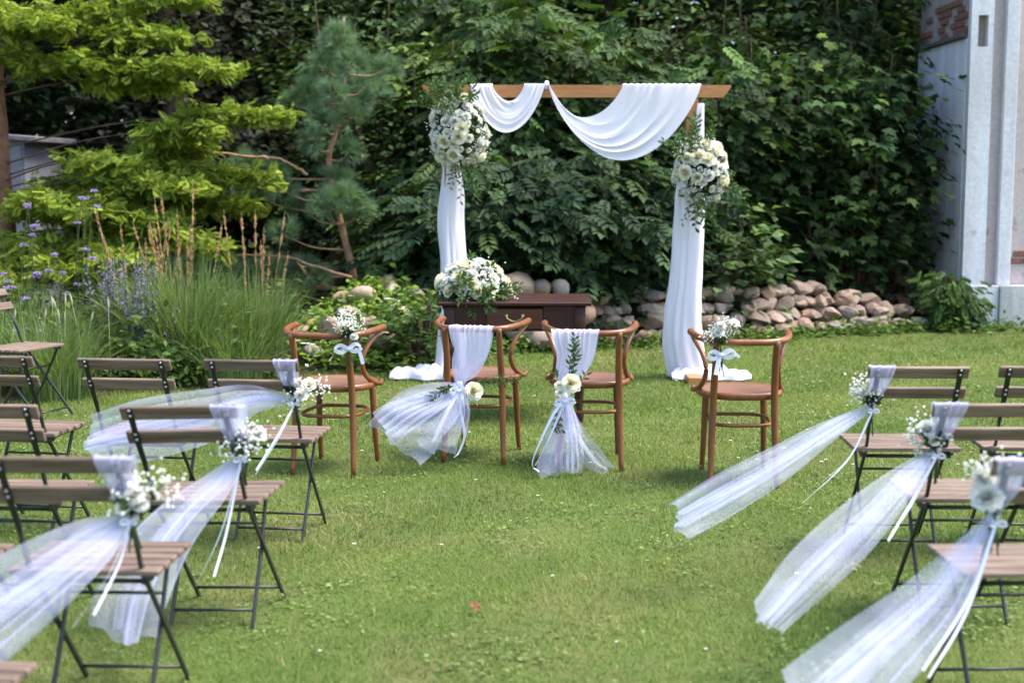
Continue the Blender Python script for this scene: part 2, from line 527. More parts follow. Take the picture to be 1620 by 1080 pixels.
for (x, z) in [(5.12, .66), (5.31, .66), (5.5, .655), (5.21, .735), (5.4, .73)]:
    obj('brick', bm2, bld, (x - 6.5, by0 + .025 - 15.4, z))

# --- grey shed behind the bright tree
shed = empty('grey_shed', (-5.72, 15.6, 0), 0, 'small grey shed behind the bright green tree', 'shed')
mb = MB(); box(mb, -.75, .62, -.6, .6, 0, 1.9); mb.build('wall', M['shed_grey'], shed, False)
mb = MB(); mb.bar((-.85, 0, 2.02), (.78, 0, 1.90), 1.4, .06, (0, 1, 0), .01); mb.build('roof', M['shed_roof'], shed, False)
for k in range(9):
    mb = MB(); box(mb, -.745 + k * .15, -.605 + k * .15, -.622, -.603, .05, 1.84, .004)
    mb.build('plank', M['shed_grey'], shed, False)

# ------------------------------------------------------------------ trees and shrubs behind the border
def crown_leaves(mb, clumps, per, tpl, lrange, ca, cb, rng, sig=(.14, .14, .08), axis=(0, 0), fz=(-.45, .25), upj=.4, vary=.3, top_sun_tint=.0, zref=1.0):
    """leaves in clumps; each leaf points outward and faces the light"""
    cl = np.repeat(clumps, per, 0); m = len(cl)
    pos = cl + rng.normal(size=(m, 3)) * sig
    out = pos - np.array([axis[0], axis[1], 0]); out[:, 2] = 0
    loc = pos - cl; loc[:, 2] *= .3
    fwd = nrm(nrm(out) * .55 + nrm(loc) * .75 + rng.normal(size=(m, 3)) * .35)
    fwd[:, 2] = rng.uniform(fz[0], fz[1], m)
    up = np.array([0, 0, 1.0]) + nrm(out) * .45 + rng.normal(size=(m, 3)) * upj
    c = leaf_cols(m, rng, ca, cb, vary)
    cv = np.exp(rng.normal(size=(len(clumps), 1)) * .28); c = c * np.repeat(cv, per, 0)
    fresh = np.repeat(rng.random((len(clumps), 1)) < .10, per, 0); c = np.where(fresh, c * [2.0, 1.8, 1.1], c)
    young = np.clip((pos[:, 2:3] / zref - .75) * 3, 0, 1) * top_sun_tint * rng.random((m, 1))  # sunlit crown tops put into the leaf colour: lighter and yellower with height
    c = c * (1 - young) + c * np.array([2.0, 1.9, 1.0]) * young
    mb.scatter(tpl[0], tpl[1], pos, frames(fwd, up), rng.uniform(*lrange, m), c)

def shrub_data(name, seed, H, R, stems, nclump, per, tpl, lrange, ca, cb, low=.12, sig=(.15, .15, .09), fz=(-.45, .25), top_sun_tint=.5, woodm='bark'):
    rng = np.random.default_rng(seed)
    wd = MB(); paths = []
    for k in range(stems):
        a = 2 * pi * k / stems + rng.uniform(-.4, .4); r = R * rng.uniform(.15, .85); h = H * rng.uniform(.65, 1.0) * (1 - .25 * (r / R) ** 2)
        p = smooth_path([(0.06 * cos(a), .06 * sin(a), 0), (r * .35 * cos(a), r * .35 * sin(a), h * .4),
                         (r * .75 * cos(a + .2), r * .75 * sin(a + .2), h * .75), (r * cos(a + .1), r * sin(a + .1), h)], 12)
        wd.tube(p, np.linspace(.022, .006, 12), 6)
        paths.append(p)
    P = np.array(paths)
    i = rng.integers(0, stems, nclump); t = np.clip(rng.beta(1.5, 1.0, nclump) * (1 - low) + low, 0, 1)
    c = P[i, np.clip((t * 11).astype(int), 0, 11)]
    off = rng.normal(size=(nclump, 3)) * np.array([R * .36, R * .36, H * .05])
    c = c + off
    rr = np.hypot(c[:, 0], c[:, 1]); lim = R * (1.08 - .35 * np.clip(c[:, 2] / H, 0, 1) ** 3)
    f = np.minimum(1, lim / np.maximum(rr, 1e-6)); c[:, 0] *= f; c[:, 1] *= f
    c[:, 2] = np.clip(c[:, 2], .1, H * 1.02)
    # thin twigs that carry the clumps
    for q in range(0, nclump, 3):
        st = P[i[q], max(0, int(t[q] * 11) - 2)]
        wd.tube(np.linspace(st, c[q], 3), [.006, .004, .002], 4, False)
    cr = MB(); crown_leaves(cr, c, per, tpl, lrange, ca, cb, rng, sig, (0, 0), fz, .4, .32, top_sun_tint, H)
    return cr.mesh('crown', M['leaf'], False), wd.mesh('stems', M[woodm])

def plant(name, data, loc, rz, scale, label, cat, group=None):
    e = empty(name, loc, rz, label, cat, group)
    e.scale = scale if hasattr(scale, '__len__') else (scale,) * 3
    obj('crown', data[0], e); obj('stems' if data[1].name.startswith('stems') else 'trunk', data[1], e)
    return e

G1, G2 = (.024, .053, .018), (.068, .115, .032)        # pinnate shrubs
MG1, MG2 = (.017, .040, .014), (.048, .086, .024)      # maples
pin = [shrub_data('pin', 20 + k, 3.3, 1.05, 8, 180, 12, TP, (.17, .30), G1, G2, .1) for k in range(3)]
pinlow = [shrub_data('pinl', 30 + k, 1.75, .85, 9, 120, 13, TP, (.17, .28), (.019, .043, .020), (.050, .088, .038), .06, top_sun_tint=.15) for k in range(2)]
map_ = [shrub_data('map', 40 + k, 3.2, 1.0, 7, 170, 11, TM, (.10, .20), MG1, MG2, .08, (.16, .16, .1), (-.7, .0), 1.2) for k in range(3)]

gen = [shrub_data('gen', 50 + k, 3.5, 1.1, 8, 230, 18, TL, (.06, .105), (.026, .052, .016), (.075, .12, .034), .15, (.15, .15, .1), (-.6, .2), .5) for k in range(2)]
spots = [  # data, x, y, rz, scale, label
    (gen[1], -1.0, 14.9, .3, .98, 'small-leaved shrub behind the flower-topped end of the arch beam'),
    (pin[1], .05, 14.7, 1.4, 1.02, 'tall pinnate-leaved shrub rising behind the small swag'),
    (pin[2], 1.0, 14.8, 2.2, 1.0, 'tall pinnate-leaved shrub rising behind the large swag'),
    (pin[0], 1.85, 15.2, 3.6, .98, 'pinnate-leaved shrub behind the bare end of the arch beam'),
    (pinlow[0], -.45, 13.65, .5, 1.0, 'low pinnate shrub showing just above the round boulders'),
    (pinlow[1], .35, 13.75, 1.9, 1.06, 'low pinnate shrub filling the middle of the arch opening'),
    (pinlow[0], 1.15, 13.9, 4.0, 1.0, 'low pinnate shrub beside the curtain without table'),
    (gen[0], -1.7, 16.4, 4.4, 1.2, 'big small-leaved shrub in the second row beside the pine'),
    (pin[2], -.3, 16.6, 5.2, 1.32, 'big pinnate shrub in the second row above the table flowers'),
    (gen[1], 1.2, 16.4, .9, 1.25, 'big small-leaved shrub in the second row above the beam centre'),
    (map_[0], 2.45, 15.0, .2, 1.0, 'young maple next to the arch with top leaves tinted as if sunlit'),
    (map_[1], 3.25, 15.15, 1.3, 1.0, 'young maple midway between arch and old building'),
    (map_[2], 3.72, 15.3, 2.6, .93, 'young maple hugging the old building corner'),
    (gen[0], 2.5, 16.3, 3.4, 1.25, 'taller small-leaved shrub in the second row near the arch'),
    (map_[2], 3.8, 16.9, 5.0, 1.3, 'taller maple in the second row near the old building'),
]
for d, x, y, rz, s, lab in spots:
    nm = 'maple_shrub' if 'maple' in lab else 'leafy_shrub'
    plant(nm, d, (x, y, 0), rz, (s, s, s), lab, 'shrub', 'shrubs behind the stone border')

# two low broad-leaved shrubs
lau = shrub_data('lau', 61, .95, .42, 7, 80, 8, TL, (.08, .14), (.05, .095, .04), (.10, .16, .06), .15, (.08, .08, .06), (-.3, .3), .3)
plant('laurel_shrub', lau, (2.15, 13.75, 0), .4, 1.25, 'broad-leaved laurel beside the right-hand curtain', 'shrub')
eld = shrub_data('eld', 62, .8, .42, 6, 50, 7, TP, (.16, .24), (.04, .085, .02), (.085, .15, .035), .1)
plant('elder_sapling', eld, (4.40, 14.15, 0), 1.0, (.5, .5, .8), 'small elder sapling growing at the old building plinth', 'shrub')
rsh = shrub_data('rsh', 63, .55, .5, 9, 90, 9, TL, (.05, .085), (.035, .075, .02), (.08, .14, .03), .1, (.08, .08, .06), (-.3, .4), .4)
plant('rounded_bush', rsh, (-.72, 11.3, 0), 0, 1.15, 'rounded green bush beside the curtain at the rockery', 'shrub')

# tall dark trees of the wood
def tree_data(seed, H, R, z0, n, lrange, ca, cb, nlimb=14, lean=0.0):
    rng = np.random.default_rng(seed)
    wd = MB()
    tp = smooth_path([(0, 0, 0), (lean * .3, .05, H * .3), (lean * .8, -.05, H * .65), (lean, 0, H)], 14)
    wd.tube(tp, np.linspace(.17, .03, 14), 10)
    cl = []
    for k in range(nlimb):
        t = rng.uniform(.18, .95); b = tp[int(t * 13)]
        a = rng.uniform(0, 2 * pi); L = R * (1 - .5 * max(0, t - .5)) * rng.uniform(.7, 1.05)
        e = b + np.array([cos(a) * L, sin(a) * L, rng.uniform(.1, .6)])
        lp = smooth_path([b, (b + e) / 2 + [0, 0, .15], e], 8)
        wd.tube(lp, np.linspace(.05, .012, 8), 6, False)
        for q in range(n):
            s = rng.beta(2, 1.2); cl.append(lp[int(s * 7)] + rng.normal(size=3) * np.array([.42, .42, .3]))
    cl = np.array(cl); cl[:, 2] = np.maximum(cl[:, 2], z0)
    cr = MB(); crown_leaves(cr, cl, 9, TD, lrange, ca, cb, rng, (.2, .2, .13), (0, 0), (-.6, .2), .5, .35)
    return cr.mesh('crown', M['leaf'], False), wd.mesh('trunk', M['bark'])
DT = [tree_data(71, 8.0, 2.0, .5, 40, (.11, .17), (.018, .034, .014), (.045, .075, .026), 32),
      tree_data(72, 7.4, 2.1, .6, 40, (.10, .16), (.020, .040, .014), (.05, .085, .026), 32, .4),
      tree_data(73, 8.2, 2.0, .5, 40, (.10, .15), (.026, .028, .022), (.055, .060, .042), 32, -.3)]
tspots = [(2, -4.0, 17.4, .3, 'grey-leaved beech in the dark gap beside the pine'), (0, -6.3, 17.8, 1.2, 'dark wood tree behind the grey shed'),
          (1, -2.2, 18.6, 2.0, 'dark wood tree behind the pine top'), (0, -.4, 19.0, 4.1, 'dark wood tree high behind the small swag'),
          (1, 1.5, 18.8, 3.2, 'dark wood tree high behind the large swag'), (0, 3.2, 19.0, .8, 'dark wood tree behind the young maples'),
          (1, 4.9, 18.4, 5.1, 'dark wood tree overhanging the old building'), (2, 7.0, 19.5, 2.5, 'wood tree standing behind the old building'),
          (0, -5.0, 19.8, 2.9, 'dark wood tree deep behind the bright feathery tree'), (1, -3.2, 20.6, .5, 'dark wood tree deep in the gap between bright tree and pine'),
          (1, -7.6, 16.0, 4.6, 'dark wood tree at the far left edge of the garden')]
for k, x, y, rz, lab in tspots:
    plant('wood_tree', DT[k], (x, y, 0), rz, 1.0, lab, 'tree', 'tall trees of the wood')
# the wood behind them, one mass
rng = np.random.default_rng(80)
n = 42000
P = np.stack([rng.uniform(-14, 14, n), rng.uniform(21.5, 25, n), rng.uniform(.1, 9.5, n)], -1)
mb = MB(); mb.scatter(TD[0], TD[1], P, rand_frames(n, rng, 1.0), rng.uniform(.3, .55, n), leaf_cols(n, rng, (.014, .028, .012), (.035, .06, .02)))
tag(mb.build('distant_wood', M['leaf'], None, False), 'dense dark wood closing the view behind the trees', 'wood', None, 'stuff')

# --- bright feathery conifer on the left
def feather_tree():
    rng = np.random.default_rng(90)
    e = empty('feathery_tree', (-4.55, 12.6, 0), 0, 'bright yellow-green feathery tree with brown trunk and layered branches', 'tree')
    o = np.array([-4.55, 12.6, 0])
    tk = MB(); tk.tube(smooth_path([(0, 0, 0), (.03, 0, 1.0), (.0, 0, 2.4), (.03, 0, 4.5), (0, 0, 6.5)], 24), np.linspace(.16, .06, 24) * (1 + .06 * np.sin(np.arange(24) * 2.1)), 12)
    tk.build('trunk', M['bark_red'], e)
    br, cr = MB(), MB()
    tips = [  # tip world x, y, z, base z, spread
        (-2.36, 12.0, 2.40, 2.30, .42), (-2.75, 12.2, 2.68, 2.50, .38), (-3.4, 12.1, 2.45, 2.3, .4), (-2.9, 12.5, 2.28, 2.2, .4),
        (-1.92, 12.2, 2.03, 1.75, .34), (-2.45, 12.0, 1.90, 1.6, .36), (-2.6, 11.8, 1.42, 1.35, .42), (-3.1, 11.9, 1.62, 1.45, .4),
        (-2.75, 11.7, 1.12, 1.15, .42), (-2.45, 11.9, .92, 1.0, .42), (-3.4, 11.6, 1.25, 1.2, .42), (-3.7, 11.7, .85, .95, .42), (-3.2, 11.8, .72, .8, .42),
        (-3.3, 12.3, 2.85, 2.7, .4), (-3.75, 11.8, 2.75, 2.6, .42), (-2.6, 12.4, 3.02, 2.8, .36),
        (-2.9, 13.0, 1.3, 1.2, .45), (-2.3, 12.9, 1.25, 1.1, .45), (-2.9, 13.3, 3.3, 3.0, .45), (-3.6, 12.6, 3.6, 3.2, .5),
        (-3.9, 11.4, .65, .7, .4), (-2.95, 11.55, .55, .6, .4)]
    tips += [(-4.05, 12.1, 2.85, 2.7, .4), (-4.2, 12.0, 2.5, 2.4, .35), (-3.0, 11.5, .85, .8, .45), (-3.5, 11.4, .75, .7, .45), (-2.6, 12.3, 1.55, 1.4, .42), (-2.1, 12.5, 1.5, 1.3, .4), (-3.55, 12.8, 1.45, 1.3, .4), (-3.2, 12.6, 1.2, 1.1, .45), (-3.75, 12.2, 1.15, 1.1, .4), (-2.7, 12.6, 1.75, 1.5, .36)]
    for tx, ty, tz, bz, sp in tips:
        a = np.array([0, 0, bz]); b = np.array([tx, ty, tz]) - o
        L = np.linalg.norm(b - a)
        p = smooth_path([a, a * .6 + b * .4 + [0, 0, .10], a * .25 + b * .75 + [0, 0, .08], b], 24)
        br.tube(p, np.linspace(.009, .003, 24), 6, False)
        d = nrm(b - a); side = nrm(np.cross(d, [0, 0, 1.0]))
        F_, P_, U_ = [], [], []
        for s in np.linspace(.58 if 1.45 < bz < 1.8 else .46 if tx > -3.2 else .25, 1.0, int(L * 19)):
            q = p[int(s * 23)]
            for sg in (-1, 1):
                tl = sp * (1.12 - .85 * s) * rng.uniform(.6, 1.15) + .05
                td = nrm(side * sg + d * rng.uniform(.5, 1.0) + [0, 0, rng.uniform(-.3, .3)])
                m = max(3, int(tl * 34))
                for w in np.linspace(.08, 1, m):
                    P_.append(q + td * tl * w + rng.normal(size=3) * [.03, .03, .032] - [0, 0, .12 * (tl * w) ** 1.5])
                    F_.append(td * .4 + side * rng.normal() * .9 + d * rng.normal() * .5 + [0, 0, rng.uniform(-.9, .35)]); U_.append([0, -.25, 1.0] + rng.normal(size=3) * .5)
        P_, F_, U_ = np.array(P_), np.array(F_), np.array(U_)
        m = len(P_)
        cr.scatter(TFR[0], TFR[1], P_, frames(F_, U_), rng.uniform(.065, .125, m), leaf_cols(m, rng, (.12, .185, .026), (.30, .36, .050), .3))
    br.build('branches', M['bark'], e)
    cr.build('crown', M['leaf'], e, False)
feather_tree()

# --- pine
def pine_tree():
    rng = np.random.default_rng(95)
    e = empty('pine_tree', (-1.42, 13.2, 0), 0, 'slender crooked pine with blue-green needle tufts', 'tree')
    o = np.array([-1.42, 13.2, 0])
    tk = MB(); tr = smooth_path(np.array([(-1.42, 13.2, 0), (-1.47, 13.2, .58), (-1.60, 13.2, 1.15), (-1.69, 13.2, 1.63), (-1.60, 13.2, 2.0), (-1.535, 13.2, 2.36), (-1.53, 13.2, 2.95)]) - o, 30)
    tk.tube(tr, np.linspace(.042, .012, 30), 8)
    tk.build('trunk', M['bark_pine'], e)
    def W(u, v, Y):
        return np.array([(u - 810) / 2250 * Y * 1.002, Y, 1.54 + (275 - v) / 2250 * Y])
    cl = [(540, 80, 40), (520, 110, 34), (560, 105, 34), (585, 135, 34), (495, 150, 36), (530, 150, 30), (470, 165, 26), (515, 195, 30), (560, 185, 30), (600, 155, 24),
          (430, 280, 44), (395, 265, 36), (405, 310, 40), (365, 285, 30), (450, 300, 30), (535, 285, 32), (545, 315, 36), (520, 330, 32), (570, 330, 26), (555, 240, 22), (500, 225, 22),
          (345, 430, 42), (390, 435, 46), (430, 430, 48), (475, 430, 40), (310, 420, 34), (505, 440, 30), (450, 455, 38), (540, 60, 24), (620, 110, 20), (480, 330, 24), (450, 370, 26)]
    br, cr = MB(), MB()
    for u, v, r in cl:
        c = W(u, v, 13.2 + rng.uniform(-.35, .25)) - o; r = r / 172.
        b = tr[np.argmin(np.abs(tr[:, 2] - (c[2] - .1)))]
        br.tube(smooth_path([b, b * .45 + c * .55 + [0, 0, -.05], c], 8), np.linspace(.012, .004, 8), 5, False)
        m = int(85 * (r / .22) ** 2) + 20
        d = nrm(rng.normal(size=(m, 3)) + [0, 0, .5])
        p = c + d * r * .62 * rng.uniform(.15, 1, (m, 1)) * [1.15, 1.15, .8]
        cr.scatter(TN[0], TN[1], p, frames(d + rng.normal(size=(m, 3)) * .45 + [0, 0, .25], rng.normal(size=(m, 3))), rng.uniform(.09, .13, m),
                   leaf_cols(m, rng, (.09, .165, .10), (.19, .285, .16), .25))
    for pts in ([(430, 248), (462, 258), (490, 276)], [(310, 235), (380, 246), (430, 250)], [(360, 402), (450, 405), (500, 420), (556, 438)], [(470, 410), (488, 440)]):
        q = smooth_path([W(u, v, 12.95) - o for u, v in pts], 12)
        br.tube(q + rng.normal(size=q.shape) * .006, np.linspace(.010, .017, 12), 6)
    br.build('branches', M['bark_pine'], e)
    cr.build('crown', M['leaf'], e, False)
pine_tree()

# ------------------------------------------------------------------ stones
def stone_mesh(seed, ang=False):
    import bmesh
    r = np.random.default_rng(seed)
    bm = bmesh.new(); bmesh.ops.create_icosphere(bm, subdivisions=2, radius=1)
    pl = [(nrm(r.normal(size=3)), r.uniform(.45, .75) if ang else r.uniform(.55, .85)) for _ in range(10 if ang else 7)]
    for v in bm.verts:
        p = np.array(v.co)
        for nn, dd in pl:
            h = p @ nn
            if h > dd: p = p - nn * (h - dd) * (1.0 if ang else .85)
        p = p * (1 + r.normal() * (.012 if ang else .02))
        v.co = p
    me = bpy.data.meshes.new('stone'); bm.to_mesh(me); bm.free()
    for p in me.polygons: p.use_smooth = not ang
    me.materials.append(M['stone'])
    return me
SM = [stone_mesh(100 + k, True) for k in range(8)] + [stone_mesh(120 + k) for k in range(4)]
rs = np.random.default_rng(101)
def put_stone(parent, x, y, z, r, flat=.7, rnd=False):
    o = obj('stone', SM[rs.integers(8, 12) if rnd else rs.integers(0, 8)], parent, (x, y, z))
    o.scale = (r * rs.uniform(.85, 1.3), r * rs.uniform(.8, 1.1), r * flat * rs.uniform(.8, 1.15)); o.rotation_euler = (rs.uniform(-.3, .3), rs.uniform(-.3, .3), rs.uniform(0, 6.28))
    return o
border = empty('stone_border', (0, 0, 0), 0, 'low heaped border of pinkish and grey fieldstones in front of the shrubs', 'stone border')
path = smooth_path([(.55, 12.75, 0), (1.1, 12.95, 0), (1.75, 13.15, 0), (2.4, 13.45, 0), (3.0, 13.85, 0), (3.6, 14.1, 0), (4.1, 14.2, 0)], 40)
path = path[np.linspace(0, 39, 54).astype(int)]
for k in range(54):
    p = path[k]; hgt = .46 if k < 34 else .46 - .32 * (k - 34) / 20
    for lay in range(4):
        z = .06 + lay * .115
        if z > hgt: continue
        for _ in range(1):
            put_stone(border, p[0] + rs.normal() * .05, p[1] + lay * .10 + rs.normal() * .05, z, rs.uniform(.085, .15))
for (x, y, z, r) in [(.05, 12.6, .53, .17), (.27, 12.65, .52, .13), (.43, 12.7, .52, .11), (.1, 12.5, .2, .2), (.4, 12.55, .2, .2), (.62, 12.7, .3, .15), (.25, 12.45, .1, .16)]:
    o = put_stone(border, x, y, z, r, .8, True)
# rockery mound on the left of the table
mb = MB(); gx, gy = np.meshgrid(np.linspace(-2.4, -.1, 40), np.linspace(10.9, 13.6, 40))
def mound(x, y):
    return .52 * np.exp(-((x + 1.15) / .62) ** 2 - ((y - 12.5) / .75) ** 2) + .12 * np.exp(-((x + 1.5) / .4) ** 2 - ((y - 11.6) / .4) ** 2)
mb.grid(np.stack([gx, gy, mound(gx, gy) - .012 + RNG.normal(0, .006, gx.shape)], -1))
tag(mb.build('rockery_mound', M['moss']), None, None, None, 'structure')
rock = empty('rockery', (-1.2, 12.2, 0), 0, 'rockery of rounded pink and grey boulders beside the table', 'rockery')
for (x, y, r) in [(-1.52, 11.55, .17), (-1.35, 11.9, .15), (-1.72, 11.75, .12), (-1.05, 11.5, .15), (-1.28, 12.2, .14), (-1.05, 12.35, .12), (-.85, 12.5, .12), (-.65, 12.6, .13), (-1.45, 12.35, .13),
                  (-1.7, 12.1, .10), (-.95, 12.0, .11), (-1.3, 11.45, .1), (-1.18, 11.75, .12), (-.75, 12.2, .12), (-1.6, 11.3, .09), (-.5, 12.5, .13), (-.9, 12.75, .12), (-.4, 12.7, .14), (-1.12, 12.62, .14), (-1.85, 11.5, .1)]:
    put_stone(rock, x + 1.2, y - 12.2, float(mound(x, y)) + r * .45, r * .95, .75, rs.random() < .6)
# leafy ground cover over mound and along the stones
rng = np.random.default_rng(110)
def cover(name, label, pts, per, tpl, lr, ca, cb, hz=.10, sig=.07):
    mb = MB(); m = len(pts) * per
    c = np.repeat(pts, per, 0)
    off = rng.normal(size=(m, 3)) * [sig, sig, 0]; off[:, 2] = np.abs(rng.normal(size=m)) * hz * .6 + .01
    pos = c + off
    fwd = rng.normal(size=(m, 3)); fwd[:, 2] = rng.uniform(-.3, .5, m)
    up = np.array([0, 0, 1.0]) + rng.normal(size=(m, 3)) * .4
    mb.scatter(tpl[0], tpl[1], pos, frames(fwd, up), rng.uniform(*lr, m), leaf_cols(m, rng, ca, cb, .3))
    return tag(mb.build(name, M['leaf'], None, False), label, 'ground cover', None, 'stuff')
q = np.stack([rng.uniform(-2.1, -.35, 520), rng.uniform(11.0, 13.2, 520), np.zeros(520)], -1)
q = q[rng.random(520) < .25 + .75 * np.clip(mound(q[:, 0], q[:, 1]) * 5, 0, 1)]
q[:, 2] = mound(q[:, 0], q[:, 1])
cover('ground_cover', 'fresh green leafy ground cover over the rockery', q, 14, TL, (.05, .09), (.10, .18, .028), (.20, .29, .05), .10)
pp = smooth_path([(-.6, 12.2, 0), (.1, 12.3, 0), (.9, 12.65, 0), (1.8, 12.9, 0), (2.6, 13.25, 0), (3.3, 13.75, 0), (4.0, 13.85, 0), (5.0, 14.0, 0), (6.0, 14.0, 0)], 220)
q = pp + rng.normal(size=pp.shape) * [.08, .11, 0]
cover('border_weeds', 'low green weeds growing along the foot of the stones', q, 13, TL, (.04, .08), (.055, .11, .02), (.12, .20, .035), .09)
# white rock plants in flower
for (x, y, lab) in [(-1.78, 12.3, 'clump of white blossoms high on the rockery'), (-1.62, 11.3, 'clump of white blossoms at the rockery foot'), (-1.05, 12.0, 'clump of white blossoms in the middle of the rockery')]:
    z = float(mound(x, y)) + .12; m = 9
    e = empty('white_flowers', (x, y, z), 0, lab, 'flowers', 'white flowers on the rockery')
    mb = MB(); P = rng.normal(size=(m, 3)) * [.06, .06, .03]
    for p in P:
        mb.scatter(TL[0], TL[1], np.repeat(p[None], 5, 0), frames(np.stack([np.cos(np.arange(5) * 1.257), np.sin(np.arange(5) * 1.257), np.full(5, .3)], -1), np.tile([0, 0, 1.0], (5, 1))), np.full(5, .032), np.full((5, 3), .8))
    mb.build('blossoms', M['petal'], e, False)
    mb = MB()
    for p in P: mb.tube([p * [.3, .3, 1] + [0, 0, -.12], p], .003, 4, False)
    mb.build('stems', M['stem'], e)

# ------------------------------------------------------------------ planting bed: grasses, sage, verbena
def blades(mb, base, n, L, rng, lean=.5, w=.004, ca=(.05, .10, .02), cb=(.12, .18, .04), r0=.1):
    """arching grass blades, 3 segments each"""
    a = rng.uniform(0, 2 * pi, n); rr = r0 * np.sqrt(rng.random(n))
    p0 = np.asarray(base) + np.stack([rr * np.cos(a), rr * np.sin(a), np.zeros(n)], -1)
    ln = rng.uniform(.55, 1.0, n) * L; le = np.abs(rng.normal(size=n)) * lean
    az = a + rng.normal(size=n) * .6
    d = np.stack([np.cos(az), np.sin(az), np.zeros(n)], -1)
    t = np.array([0, .4, .75, 1.0])
    c = p0[:, None] + d[:, None] * (le * ln)[:, None, None] * (t ** 2)[None, :, None] + np.array([0, 0, 1.0]) * (ln[:, None, None] * (t - .35 * np.minimum(le, 1)[:, None] * t ** 2.5)[..., None])
    sd_ = np.stack([-np.sin(az + rng.normal(size=n)), np.cos(az), np.zeros(n)], -1)
    wd_ = np.array([1, .9, .6, .08]) * w
    P = np.stack([c - sd_[:, None] * wd_[None, :, None], c + sd_[:, None] * wd_[None, :, None]], 2)     # n,4,2,3
    i = np.arange(n * 8).reshape(n, 4, 2)
    q = np.stack([i[:, :-1, 0], i[:, :-1, 1], i[:, 1:, 1], i[:, 1:, 0]], -1).reshape(-1, 4)
    mb.add(P.reshape(-1, 3), [q], np.repeat(leaf_cols(n, rng, ca, cb, .25), 8, 0))

rng = np.random.default_rng(120)
gspots = [(-2.42, 10.55, 1.0, 620, 12, 'tall dark green ornamental grass with tan plumes beside the sage'), (-1.98, 10.85, .85, 520, 9, 'tall ornamental grass with tan plumes nearest the rockery'),
          (-2.85, 11.0, .9, 380, 7, 'ornamental grass with tan plumes standing behind the sage'),
          (-3.15, 9.75, .62, 420, 0, 'short arching grass behind the angled chair seat'), (-3.75, 9.9, .62, 420, 0, 'short arching grass at the far end of the bed'), (-3.45, 10.45, .75, 420, 0, 'pale grass between verbena and sage'),
          (-2.05, 10.35, .55, 260, 0, 'small green grass tuft at the bed corner by the rockery')]
for x, y, L, n, pl, lab in gspots:
    e = empty('ornamental_grass', (x, y, 0), 0, lab, 'ornamental grass', 'ornamental grasses in the bed')
    mb = MB(); blades(mb, (0, 0, 0), int(n * 1.5), L * 1.08, rng, .42 if pl else .6, .0036, (.08, .14, .04), (.20, .27, .10), .22)
    mb.build('blades', M['grass'], e, False)
    for k in range(pl):
        h = rng.uniform(1.05, 1.55) * L; a = rng.uniform(0, 6.28); ln = rng.uniform(.05, .34)
        tip = np.array([cos(a) * ln * 1.2, sin(a) * ln, h]); b0 = np.array([cos(a) * .08, sin(a) * .08, 0])
        p = smooth_path([b0, b0 * .5 + tip * .5 + [0, 0, .02], tip], 10)
        mb = MB(); mb.tube(p, .0016, 4, False, (.30, .27, .12))
        m = 60; s = rng.uniform(.74, 1.0, m); pos = p[np.clip((s * 9).astype(int), 0, 9)] + (tip - p[7]) * (rng.random((m, 1)) * .33) - [0, 0, .02]
        pos = pos + rng.normal(size=(m, 3)) * .0025
        mb.scatter(TD[0], TD[1], pos, frames(np.tile(tip - p[6], (m, 1)) * 6 + rng.normal(size=(m, 3)) * .3, rng.normal(size=(m, 3))), rng.uniform(.022, .038, m) * .9, leaf_cols(m, rng, (.42, .23, .11), (.58, .36, .19), .15))
        mb.build('plume', M['petal'], e, False)
# pale fox-tail heads in the short grass
e = empty('foxtail_grass', (-3.25, 10.1, 0), 0, 'loose foxtail grass with pale green heads in front of the bed', 'ornamental grass')
mb = MB(); blades(mb, (0, 0, 0), 260, .6, rng, .5, .0035, (.09, .14, .04), (.2, .25, .1), .3); mb.build('blades', M['grass'], e, False)
for k in range(16):
    b0 = np.array([rng.normal() * .25, rng.normal() * .12, 0]); tip = b0 + [rng.normal() * .1, rng.normal() * .05, rng.uniform(.5, .75)]
    p = smooth_path([b0, b0 * .4 + tip * .6, tip], 8)
    mb = MB(); mb.tube(p, .002, 4, False, (.5, .55, .3)); mb.tube(np.linspace(tip - (tip - p[5]) * .6, tip, 5), [.004, .008, .008, .006, .001], 6, False, (.42, .42, .24))
    mb.build('seed_head', M['petal'], e)
